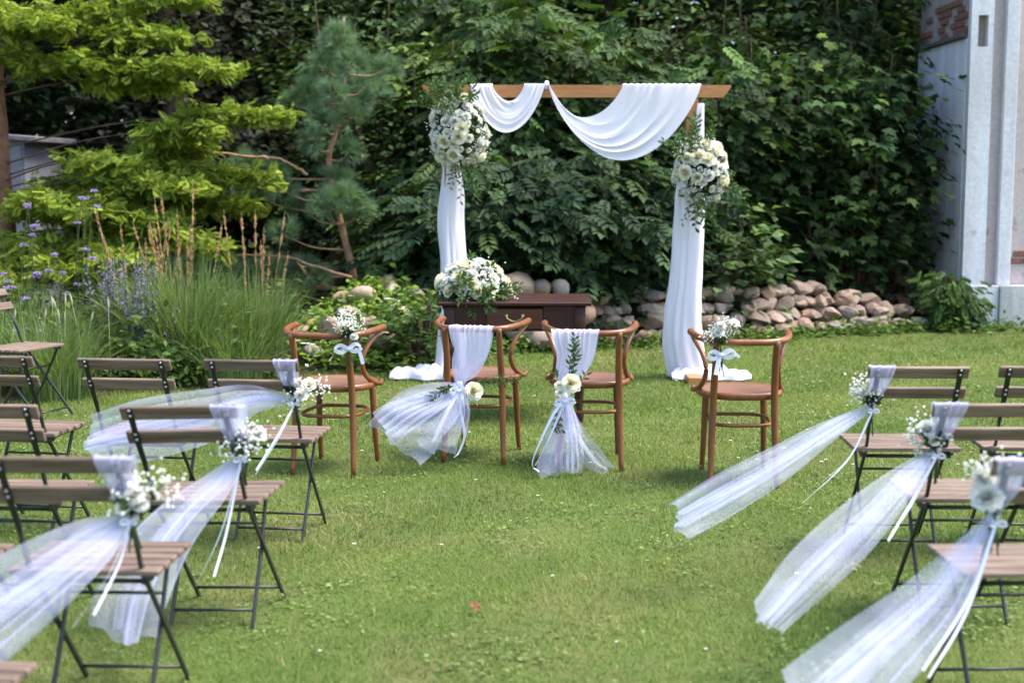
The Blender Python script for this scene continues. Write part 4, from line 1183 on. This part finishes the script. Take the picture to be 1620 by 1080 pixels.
VIEW = np.array([0, 1, -.35])
def chair_sash(ch, s, label, path, widths, pleats, seed, tail2=None):
    e = empty('tulle_sash', (0, 0, 0), 0, label, 'sash', 'tulle sashes on the chairs')
    xa = cpt(ch, (1, 0, 0)) - cpt(ch, (0, 0, 0))
    tie = cpt(ch, (s * .166, -.232, .63))
    loc = [(s * .166, -.232, .632), (s * .163, lean_y(.675) - .016, .675), (s * .150, lean_y(.74) - .018, .74), (s * .145, lean_y(.792) - .014, .790), (s * .145, lean_y(.80) - .006, .803), (s * .145, lean_y(.80) + .012, .805), (s * .145, lean_y(.79) + .022, .790), (s * .145, lean_y(.70) + .024, .70), (s * .150, lean_y(.66) + .02, .655)]
    mb = MB(); tulle_sheet(mb, [cpt(ch, l) for l in loc], [.03, .06, .085, .105, .11, .11, .105, .08, .04], xa, 3, .0025, seed, 48, 30, (.35, .35), 0, 0.0)
    mb.build('band', M['tulle_band'], e)
    mb = MB()
    pts = [tie] + [np.array(q) for q in path]
    tt = nrm(pts[-1] - pts[0])
    tulle_sheet(mb, pts, widths, np.cross(tt, VIEW), pleats * 1.0, .012, seed + 1, 56, 130, (1.0, .55), .012)
    tulle_sheet(mb, pts, [q * (.75 if i < 2 else .38) for i, q in enumerate(widths)], np.cross(tt, VIEW), pleats, .009, seed + 7, 56, 90, (1.2, .8), .012)
    mb.build('tail', M['tulle'], e)
    mb = MB(); mb.lathe([(.011, -.022), (.017, -.008), (.017, .008), (.012, .022)], tie + np.array([0, -.004, 0]), 12); mb.build('knot', M['tulle_dense'], e)
    return tie

ties = {}
ties['A1'] = chair_sash('A1', 1, 'tulle sash blowing sideways across two front-row folding chairs', [(-1.047, 5.66, .640), (-1.20, 5.60, .59), (-1.42, 5.54, .545), (-1.66, 5.50, .49)], [.03, .10, .18, .23, .25, .22], 5, 11)
ties['B1'] = chair_sash('B1', 1, 'tulle sash sweeping down from the second-row chair to hang under the nearest seat', [(-.958, 4.50, .545), (-1.044, 4.42, .465), (-1.115, 4.34, .365), (-1.165, 4.27, .25), (-1.185, 4.22, .13)], [.03, .09, .14, .17, .21, .24, .23], 5, 12)
ties['C1'] = chair_sash('C1', 1, 'nearest tulle sash trailing out past the bottom corner beside the carnation trio', [(-1.131, 3.62, .564), (-1.297, 3.52, .455), (-1.47, 3.40, .35)], [.03, .13, .19, .24, .27], 6, 13)
ties['R1'] = chair_sash('R1', -1, 'long tulle sash blowing across the lone bentwood chair\'s legs', [(1.21, 5.39, .555), (1.008, 5.25, .465), (.80, 5.11, .385), (.595, 4.98, .305)], [.03, .075, .12, .15, .165, .15], 6, 14)
ties['R2'] = chair_sash('R2', -1, 'tulle sash of the middle sash chair sweeping down over the grass', [(1.25, 4.49, .55), (1.087, 4.35, .452), (.91, 4.20, .35), (.742, 4.05, .238)], [.03, .09, .14, .165, .16, .12], 6, 15)
ties['R3'] = chair_sash('R3', -1, 'nearest tulle sash running out below the big carnation', [(1.19, 3.67, .53), (1.087, 3.6, .437), (.90, 3.45, .345), (.716, 3.30, .25)], [.03, .09, .15, .19, .23, .25], 6, 16)

def posy(ch, s, label, flowers, gyps, leaves, tails, seed, gn=26, gs=.028):
    """bouquet tied to a folding chair; offsets are (right, up, towards viewer) from the tie"""
    rng = np.random.default_rng(seed)
    tie = ties[ch] if ch in ties else None
    e = empty('bouquet', tuple(tie), 0, label, 'bouquet', 'bouquets tied to the chairs')
    T = lambda q: np.array([q[0], -q[2], q[1]])
    root = np.array([0, -.02, 0.0])
    for kind, off, r in flowers:
        p = T(off); ax = nrm(np.array([0, -.75, .45]) + nrm(p) * .55 + rng.normal(size=3) * .12)
        flower(e, kind, p - ax * r * .45, ax, r, rng.uniform(0, 6))
    st, gp, lf = MB(), MB(), MB()
    for kind, off, r in flowers:
        st.tube(smooth_path([root + [0, 0, -.06], root, T(off) * .6 + root * .4, T(off) - [0, 0, r * .3]], 8), .0025, 5, False)
    gyp(gp, st, [T(g) for g in gyps], root, rng, gn, gs)
    for a in leaves:
        sprig(lf, st, [root, T(a) * .5 + [0, .01, .0], T(a)], 9, .035, rng)
    for k in range(5): st.tube([root, root + [rng.normal() * .012, rng.normal() * .008, -.09 + rng.normal() * .01]], .0025, 5, True)
    # dark leaf collar under the heads
    m = 16; lf.scatter(TL[0], TL[1], np.tile(root + [0, 0, .03], (m, 1)) + rng.normal(size=(m, 3)) * .010, frames(rng.normal(size=(m, 3)) * .5 + [0, -.2, .9], rng.normal(size=(m, 3))), rng.uniform(.04, .065, m), leaf_cols(m, rng, (.015, .03, .012), (.04, .07, .025)))
    st.build('stems', M['stem'], e); gp.build('baby_breath', M['petal'], e, False)['kind'] = 'stuff'; lf.build('leaves', M['leaf'], e, False)
    if tails:
        bow(e, root + [0, -.012, -.01], (1, 0, 0), (0, 0, 1), (0, -1, 0), .022, [[np.array(q) - tie for q in tl] for tl in tails], rng, .0075)
    return e
posy('A1', 1, 'posy of two white roses and a carnation on the front-row chair beside the bentwood chair', [('lis', (.015, .075, .03), .030), ('lis', (.06, .07, .03), .034), ('carn', (.03, .035, .045), .032), ('bud', (-.03, .115, .02), .012), ('bud', (.045, .14, .0), .011)],
     [(.10, .06, .01), (.10, .04, .02), (-.01, .03, .03), (.0, .0, .03)], [(.06, .05, .03)], [[(-.93, 5.60, .50), (-1.02, 5.55, .355)], [(-.925, 5.58, .52), (-1.01, 5.52, .38)]], 21)
posy('B1', 1, 'loose posy of baby\'s breath with one pale carnation on the second-row chair', [('carn', (.055, .075, .02), .027), ('bud', (.035, .1, .01), .014)],
     [(-.06, .02, .03), (-.03, .03, .04), (0, .05, .04), (.02, .07, .04), (.035, .03, .04), (.06, .10, .02), (-.01, .09, .02), (.0, .01, .04), (.05, .05, .04)], [(.04, .02, .02)], [[(-.941, 4.50, .393), (-1.013, 4.42, .232)], [(-.92, 4.49, .40), (-.955, 4.44, .26)]], 22, 20, .02)
posy('C1', 1, 'posy of three white carnations on the nearest sash chair', [('carn', (.0, .105, .03), .028), ('carn', (.014, .068, .045), .030), ('lis', (-.015, .033, .05), .024), ('carn', (.032, .040, .04), .023)],
     [(.045, .09, .02), (.07, .07, .02), (.085, .085, .01), (.03, .1, .03), (-.02, .075, .03), (-.03, .065, .03)], [(.05, .02, .03), (.06, .07, .03), (.02, .02, .04)], [[(-1.06, 3.66, .50), (-1.131, 3.55, .382)], [(-1.04, 3.68, .52), (-1.09, 3.60, .40)]], 23)
posy('R1', -1, 'posy of two white roses and baby\'s breath on the chair with the long sash', [('lis', (-.035, .07, .03), .026), ('lis', (.005, .075, .04), .029)],
     [(-.06, .10, .02), (-.035, .115, .02), (-.075, .085, .02), (-.055, .05, .03), (-.02, .04, .03), (-.07, .06, .02), (0, .125, -.01), (-.01, .05, .04)], [(-.03, .03, .03)], [[(1.30, 5.42, .44), (1.106, 5.30, .30)], [(1.31, 5.43, .45), (1.19, 5.38, .36)]], 24, 22, .019)
posy('R2', -1, 'posy of a white carnation and a cream rose on the middle sash chair', [('carn', (-.035, .085, .03), .033), ('lis', (-.015, .045, .045), .024), ('bud', (-.03, .03, .03), .014)],
     [(-.07, .07, .02), (-.08, .05, .02), (-.05, .11, .0), (-.06, .03, .02), (.03, .07, .01), (.02, .05, .02)], [(-.02, .02, .04)], [[(1.30, 4.56, .465), (1.205, 4.45, .375)], [(1.295, 4.55, .45), (1.215, 4.46, .40)]], 25, 22, .019)
posy('R3', -1, 'posy with one big white carnation on the nearest chair near the old building', [('carn', (-.03, .07, .04), .046), ('carn', (-.03, .115, .02), .034)],
     [(-.03, .135, .01), (0, .145, 0), (.03, .14, -.01), (-.055, .13, .01), (.05, .125, -.01)], [(-.01, .03, .03), (.0, .02, .04)], [[(1.202, 3.65, .422), (1.061, 3.55, .268)], [(1.20, 3.64, .40), (1.075, 3.545, .25)]], 26, 22, .018)

# ------------------------------------------------------------------ sashes and posies on the bentwood chairs
def bent_sash(w, label, x0, tie_l, path, widths, pleats, seed, fan=None):
    e = empty('chair_drape', (0, 0, 0), 0, label, 'sash', 'white sashes on the couple\'s chairs')
    xa = wpt(w, (1, 0, 0)) - wpt(w, (0, 0, 0))
    tie = wpt(w, tie_l)
    loc = [tie_l, (tie_l[0] * .75 + x0 * .25, -.300, tie_l[2] + .10), (x0, -.298, .62), (x0, -.296, .725), (x0, -.272, .7505), (x0, -.248, .73), (x0, -.242, .64), (x0 * .7 + tie_l[0] * .3, -.25, .52), (tie_l[0], -.275, tie_l[2] + .03)]
    mb = MB(); tulle_sheet(mb, [wpt(w, l) for l in loc], [.04, .12, .19, .235, .24, .235, .20, .12, .05], xa, 6, .003, seed, 60, 60, (.25, .25), 0, 0.0)
    mb.build('band', M['tulle_dense'], e)
    pts = [tie] + [np.array(q) for q in path]; tt = nrm(pts[-1] - pts[0])
    mb = MB(); tulle_sheet(mb, pts, widths, np.cross(tt, VIEW), pleats, .022, seed + 1, 56, 140, (1.0, .6), .045); mb.build('tail', M['tulle'], e)
    if fan:
        for k, (fp, fw) in enumerate(fan):
            mb = MB(); pts = [tie] + [np.array(q) for q in fp]; tulle_sheet(mb, pts, fw, np.cross(nrm(pts[-1] - pts[0]), VIEW), 3, .012, seed + 5 + k, 40, 50, (.9, .3), .02); mb.build('tail', M['tulle'], e)
    mb = MB(); mb.lathe([(.012, -.025), (.02, -.008), (.02, .008), (.014, .025)], tie, 12); mb.build('knot', M['tulle_dense'], e)
    return tie
t2 = bent_sash('W2', 'white sash with rose blowing out to the side of the bentwood chair', .0, (-.055, -.305, .43), [(-.34, 7.30, .36), (-.49, 7.24, .26), (-.60, 7.20, .17)], [.05, .15, .26, .34, .36], 7, 31,
               [([(-.30, 7.32, .31), (-.37, 7.27, .19), (-.40, 7.25, .12)], [.04, .13, .2, .22]), ([(-.36, 7.36, .42), (-.54, 7.32, .36), (-.68, 7.28, .21)], [.04, .10, .15, .16]), ([(-.27, 7.35, .32), (-.30, 7.33, .2)], [.04, .12, .15])])
t3 = bent_sash('W3', 'white sash with upright leafy sprig hanging to the grass', -.08, (-.135, -.305, .40), [(.262, 7.19, .28), (.255, 7.17, .15), (.25, 7.16, .025)], [.05, .13, .18, .22, .22], 6, 41,
               [([(.32, 7.19, .24), (.42, 7.20, .09), (.50, 7.22, .02)], [.04, .10, .12, .06]), ([(.23, 7.18, .22), (.19, 7.15, .08), (.20, 7.13, .015)], [.04, .08, .12, .15])])
rng = np.random.default_rng(50)
# W2 spray: rose with trailing greenery to both sides
t2 = t2 + np.array([0, -.06, 0])
e = empty('bouquet', tuple(t2), 0, 'single cream rose with long trailing greenery on the sash in front of the drawer', 'bouquet', 'bouquets tied to the chairs')
flower(e, 'rose', (.075, -.045, -.012), (.35, -.85, .25), .046); flower(e, 'bud', (.05, -.04, .005), (.1, -.8, .5), .022)
st, lf, gp = MB(), MB(), MB()
for k in range(4): sprig(lf, st, [(0, -.03, 0), (-.07 - .02 * k, -.05, .0 - .008 * k), (-.15 - .025 * k, -.06, -.05 - .028 * k)], 13, .036, rng, side=(0, -1, .3))
for k in range(4): sprig(lf, st, [(.03, -.03, 0), (.14 + .02 * k, -.03, .02 + .012 * k), (.26 + .035 * k, -.02, .02 + .012 * k)], 15, .034, rng, side=(0, -1, .3), w=.6)
gyp(gp, st, [(.045, -.04, -.05), (.06, -.04, -.06), (.085, -.04, -.06)], (0, -.03, 0), rng, 18, .012, (.002, .004))
st.build('stems', M['stem'], e); lf.build('leaves', M['leaf'], e, False); gp.build('baby_breath', M['petal'], e, False)['kind'] = 'stuff'
bow(e, (.0, -.045, -.01), (1, 0, 0), (0, 0, 1), (0, -1, 0), .045, [[(.012, -.06, -.12), (.03, -.06, -.24), (.0, -.07, -.33), (-.025, -.08, -.355)], [(-.05, -.06, -.10), (-.10, -.07, -.2), (-.13, -.08, -.27)]], rng, .02)
# W3 spray: rose cluster with an upright sprig
t3 = t3 + np.array([0, -.03, 0])
e = empty('bouquet', tuple(t3), 0, 'cream rose and two small blooms with a leafy sprig standing up the sash', 'bouquet', 'bouquets tied to the chairs')
for kind, p, r in [('rose', (.03, -.05, .085), .046), ('lis', (-.03, -.05, .075), .026), ('lis', (-.025, -.06, .04), .028), ('bud', (.06, -.045, .055), .024)]:
    flower(e, kind, p, (p[0] * 3, -.9, .3), r, 1.0)
st, lf = MB(), MB()
for k in range(3): sprig(lf, st, [(.02, -.03, .05), (.03 + .012 * k, -.02, .2), (.055 + .004 * k, -.012, .335 - .03 * k)], 17, .038, rng, side=(0, -1, .1))
sprig(lf, st, [(0, -.03, .06), (-.04, -.03, .11), (-.05, -.03, .14)], 8, .035, rng, side=(0, -1, .2)); sprig(lf, st, [(.04, -.03, .06), (.09, -.03, .10), (.11, -.03, .13)], 6, .036, rng, side=(0, -1, .2))
for k in range(3): sprig(lf, st, [(-.005, -.03, .0), (-.03, -.045, -.08), (-.055 + .02 * k, -.05, -.16)], 9, .034, rng, side=(0, -1, .2))
st.build('stems', M['stem'], e); lf.build('leaves', M['leaf'], e, False)
bow(e, (.0, -.05, -.01), (1, 0, .1), (0, 0, 1), (0, -1, 0), .05, [[(-.03, -.06, -.08), (-.09, -.07, -.22), (-.15, -.09, -.33)], [(-.05, -.06, -.06), (-.12, -.07, -.2), (-.165, -.09, -.32), (-.13, -.1, -.36)]], rng, .022)
# posies on the outer bentwood chairs
def bent_posy(w, l, label, gyps, fl, tl, seed):
    rng = np.random.default_rng(seed)
    c = wpt(w, l); e = empty('bouquet', tuple(c), 0, label, 'bouquet', 'bouquets tied to the chairs')
    st, gp, lf = MB(), MB(), MB()
    root = np.array([0, -.03, -.02])
    for kind, p, r in fl: flower(e, kind, p, (p[0] * 4, -.7, .6), r, rng.uniform(0, 6)); st.tube([root, p], .002, 4, False)
    gyp(gp, st, gyps, root, rng, 34, .021, (.003, .0055))
    for k in range(7): st.tube(smooth_path([root, root + [rng.normal() * .006, -.004, -.06], root + [rng.normal() * .014, -.004, -.13 + rng.normal() * .015]], 5), .0025, 5)
    m = 18; lf.scatter(TL[0], TL[1], np.tile(root + [0, 0, .015], (m, 1)), frames(rng.normal(size=(m, 3)) * .5 + [0, -.2, .9], rng.normal(size=(m, 3))), rng.uniform(.04, .06, m), leaf_cols(m, rng, (.02, .04, .015), (.05, .085, .03)))
    st.build('stems', M['stem'], e); gp.build('baby_breath', M['petal'], e, False)['kind'] = 'stuff'; lf.build('leaves', M['leaf'], e, False)
    bow(e, root + [0, -.012, -.045], (1, 0, .08), (0, 0, 1), (0, -1, 0), .065, tl, rng, .022)
bent_posy('W1', (.155, -.245, .735), 'baby\'s breath posy with white bow on the chair beside the rockery', [(-.05, -.02, .06), (-.02, -.03, .075), (.01, -.02, .08), (.035, -.02, .06), (.0, -.04, .05), (-.03, -.04, .05), (.045, -.01, .04), (-.01, -.01, .1)],
          [('lis', (.0, -.05, .06), .02), ('lis', (-.035, -.045, .055), .02), ('carn', (.03, -.045, -.005), .022), ('bud', (.02, -.05, .03), .018)], [[(-.05, -.05, -.07), (-.095, -.055, -.125)], [(.05, -.05, -.07), (.075, -.055, -.14)]], 61)
bent_posy('W4', (-.130, -.25, .735), 'posy with one bigger white bloom and bow on the lone bentwood chair', [(-.03, -.02, .05), (-.055, -.02, .03), (-.02, -.03, .08), (.01, -.02, .08), (-.06, -.02, .01), (.02, -.03, .04), (.045, -.02, .09)],
          [('lis', (.065, -.03, .085), .027), ('carn', (-.01, -.04, .045), .028), ('carn', (.0, -.04, .075), .024), ('lis', (-.035, -.04, .03), .02)], [[(.05, -.05, -.05), (.09, -.055, -.075)], [(-.01, -.05, -.09), (-.025, -.06, -.16)], [(-.04, -.05, -.06), (-.065, -.05, -.05)]], 62)

# ------------------------------------------------------------------ large arrangements
def arrangement(label, loc, rad, nfl, seed, gyp_n, sprigs, up=.25, parentname='flower_arrangement', face=(0, -1, .15)):
    rng = np.random.default_rng(seed)
    e = empty(parentname, loc, 0, label, 'flowers')
    rad = np.array(rad); P = []
    kinds = ['rose', 'lis', 'carn', 'lis', 'rose', 'carn', 'bud']
    tries = 0
    while len(P) < nfl and tries < 4000:
        tries += 1
        d = nrm(rng.normal(size=3) + np.array(face) * 1.1)
        if d[1] > .35 or (up > .5 and d[2] < .12): continue
        p = d * rad; r = rng.uniform(.036, .054)
        if all(np.linalg.norm(p - q) > (r + s) * .64 for q, s in P):
            P.append((p, r))
    st, gp, lf = MB(), MB(), MB()
    for k, (p, r) in enumerate(P):
        kd = kinds[k % 7]; r2 = r * (1.12 if kd == 'rose' else .85 if kd in ('lis', 'carn') else .62)
        flower(e, kd, p - nrm(p / rad) * r * .3, nrm(p / rad) + rng.normal(size=3) * .12, r2, rng.uniform(0, 6)); st.tube([p * .2, p * .9], .003, 4, False)
    cs = []
    for k in range(gyp_n):
        d = nrm(rng.normal(size=3) + np.array(face) * .8)
        if up > .5: d[2] = abs(d[2]) if rng.random() < .85 else d[2]
        cs.append(d * rad * rng.uniform(.85, 1.08))
    gyp(gp, st, cs, (0, 0, 0), rng, 30, .026, (.004, .0075))
    m = 160; d = nrm(rng.normal(size=(m, 3)) + np.array(face) * .3)
    lf.scatter(TL[0], TL[1], d * rad * rng.uniform(.3, .86, (m, 1)), frames(d + rng.normal(size=(m, 3)) * .5, rng.normal(size=(m, 3))), rng.uniform(.05, .08, m), leaf_cols(m, rng, (.03, .06, .02), (.08, .13, .04)))
    for pts, n, ll in sprigs:
        sprig(lf, st, pts, n, ll, rng, side=(0, -1, .2))
    mb = MB(); mb.lathe([(rad[0] * .2, -rad[2] * .35), (rad[0] * .5, -rad[2] * .2), (rad[0] * .55, rad[2] * .1), (rad[0] * .2, rad[2] * .4)], n=14, color=(.03, .06, .02)); mb.build('foam_base', M['leaf'], e)
    st.build('stems', M['stem'], e); gp.build('baby_breath', M['petal'], e, False)['kind'] = 'stuff'; lf.build('leaves', M['leaf'], e, False)
    return e
rg = np.random.default_rng(70)
def fans(c, n, d0, L, spread):
    out = []
    for k in range(n):
        c2 = np.array(c) + rg.normal(size=3) * [.05, .02, .03]
        d = nrm(np.array(d0) + rg.normal(size=3) * spread); l = L * rg.uniform(.7, 1.1)
        out.append(([c2, c2 + d * l * .5 + [0, -.01, .0], c2 + d * l + [0, 0, -.06 * l]], 11, rg.uniform(.04, .058)))
    return out
arrangement('big cluster of cream roses, white blooms and greenery on the arch above the table', (-.385, 10.52, 1.84), (.20, .135, .27), 64, 71, 34,
            fans((-.02, -.05, .20), 16, (-.1, -.1, .8), .24, .7) + fans((-.1, -.06, .26), 10, (-.6, -.2, .5), .2, .6) + fans((.06, -.03, -.18), 12, (.25, -.1, -1), .28, .35) + fans((-.1, -.02, .2), 4, (-1, -.1, .2), .16, .3))
arrangement('cluster of cream roses and white blooms on the arch near the old building', (1.385, 10.52, 1.555), (.19, .135, .235), 58, 72, 26,
            fans((0, -.03, .14), 12, (.15, -.1, 1), .26, .5) + fans((.0, -.03, -.15), 12, (.05, -.1, -1), .26, .4) + fans((.12, -.02, -.08), 5, (1, -.1, -.4), .16, .35) + fans((-.1, -.02, .12), 4, (-1, -.1, .3), .18, .3))
arrangement('domed arrangement of cream roses, white blooms and greenery on the table', (-.245, 8.93, .79), (.215, .17, .215), 46, 73, 30,
            fans((0, -.10, .02), 26, (0, -.8, .1), .17, .9) + fans((.1, -.03, .0), 8, (1, -.5, .15), .16, .3) + fans((-.1, -.03, .0), 8, (-1, -.5, .2), .13, .35) + fans((0, 0, .12), 8, (0, 0, 1), .13, .8), 1.0, face=(0, -.6, .7))

# ------------------------------------------------------------------ lawn: blades, clover, daisies
rng = np.random.default_rng(200)
def lawn_pts(n, y0, y1):
    y = np.sqrt(rng.uniform(y0 ** 2, y1 ** 2, n)); x = rng.uniform(-1, 1, n) * (.375 * y + .55)
    return x, y
mb = MB()
def patch(x, y, f, ph):
    return np.sin(x * f + ph) * np.sin(y * f * 1.3 + ph * 2) + .6 * np.sin(x * f * 2.3 - y * f * 1.7 + ph)
for n, y0, y1, w, h in [(62000, 4.0, 5.6, .0016, .034), (80000, 5.6, 8.0, .0021, .036), (85000, 8.0, 11.0, .003, .040), (62000, 11.0, 14.6, .0042, .045)]:
    x, y = lawn_pts(n, y0, y1)
    keep = ~((x < -1.9) & (y > 9.6 + (x + 4) * .35)) & ~((y > 12.5) & (y > 12.35 + .3 * np.maximum(x, 0)))
    x, y = x[keep], y[keep]; n = len(x)
    az = rng.uniform(0, 2 * pi, n); ln = .78 * h * rng.uniform(.5, 1.25, n) * (1 + .25 * patch(x, y, 2.1, .4)); le = rng.uniform(.3, 2.0, n)
    d = np.stack([np.cos(az), np.sin(az)], -1); p = np.stack([x, y, np.zeros(n)], -1)
    sdv = np.stack([-d[:, 1], d[:, 0], np.zeros(n)], -1) * w * rng.uniform(.7, 1.3, (n, 1))
    tip = p + np.concatenate([d * (ln * le * .7)[:, None], (ln / np.sqrt(1 + .5 * le ** 2))[:, None]], 1)
    V = np.stack([p - sdv, p + sdv, tip], 1)
    q = np.clip(.5 + .33 * patch(x, y, 1.7, 1.1) + .25 * patch(x, y, 5.3, 2.0) + rng.normal(size=n) * .22, 0, 1)[:, None]
    c = np.array((.088, .155, .028)) * (1 - q) + np.array((.178, .215, .056)) * q
    dry = rng.random(n) < .05 + .26 * np.clip(patch(x, y, 1.1, 3.0) - .3, 0, 1); c[dry] = np.array((.30, .25, .11)) * rng.uniform(.7, 1.1, (dry.sum(), 1))
    mb.add(V.reshape(-1, 3), [np.arange(3 * n).reshape(n, 3)], np.repeat(c * rng.uniform(.8, 1.2, (n, 1)), 3, 0))
tag(mb.build('lawn_grass', M['grass'], None, False), 'short mown grass of the lawn', 'grass', None, 'stuff')
# broad-leaved weeds
mb = MB(); n = 2600; x, y = lawn_pts(n, 4.1, 11.0); kp = patch(x, y, 2.4, .9) + .6 * patch(x, y, 6.1, 2.2) + rng.normal(size=n) * .5 > .55; x, y = x[kp], y[kp]; n = len(x)
keep = ~((x < -1.9) & (y > 9.3)); c = np.stack([x, y, np.zeros(n)], -1)[keep]; c = np.repeat(c, 16, 0); m = len(c)
p = c + rng.normal(size=(m, 3)) * [.055, .055, 0]; p[:, 2] = rng.uniform(.006, .028, m)
f = rng.normal(size=(m, 3)); f[:, 2] = rng.uniform(-.1, .4, m)
mb.scatter(TL[0], TL[1], p, frames(f, np.array([0, 0, 1.0]) + rng.normal(size=(m, 3)) * .35), rng.uniform(.012, .028, m), leaf_cols(m, rng, (.085, .15, .036), (.19, .25, .085), .2))
tag(mb.build('lawn_clover', M['leaf'], None, False), 'clover and broad-leaved weeds scattered in the lawn', 'clover', None, 'stuff')
# daisies
mb = MB(); n = 190; x, y = lawn_pts(n, 4.2, 12.5); x[:70] = rng.uniform(1.2, 4.2, 70); y[:70] = rng.uniform(6.5, 12.5, 70)
keep = ~((x < -1.7) & (y > 9.0)); x, y = x[keep], y[keep]
for a, b in zip(x, y):
    c = np.array([a, b, rng.uniform(.03, .05)]); k = 7; an = np.arange(k) * 2 * pi / k + rng.uniform(0, 6); r = rng.uniform(.006, .010)
    mb.scatter(TD[0], TD[1], np.tile(c, (k, 1)), frames(np.stack([np.cos(an), np.sin(an), np.full(k, .25)], -1), np.tile([0, 0, 1.0], (k, 1))), np.full(k, r * 1.2), np.full((k, 3), .82))
    mb.scatter(TOCT[0], TOCT[1], c[None] + [0, 0, .001], rand_frames(1, rng), np.array([r * .38]), np.array([[.6, .45, .06]]))
    mb.tube([c * [1, 1, 0], c], .0009, 3, False, (.1, .15, .05))
tag(mb.build('daisies', M['petal'], None, False), 'tiny white daisies dotted over the lawn', 'daisies', None, 'stuff')
# one fallen brown leaf
mb = MB(); lv = T_maple(); mb.scatter(lv[0] * [1, 1, 2.5], lv[1], np.array([[0, 0, .03]]), frames(np.array([[.5, .6, .3]]), np.array([[.4, -.5, .7]])), np.array([.055]), np.array([[.20, .09, .045]]))
o = mb.build('fallen_leaf', M['leaf'], None, False); o.location = (-.14, 4.83, .0)
tag(o, 'single dry brown leaf lying on the open lawn', 'leaf')
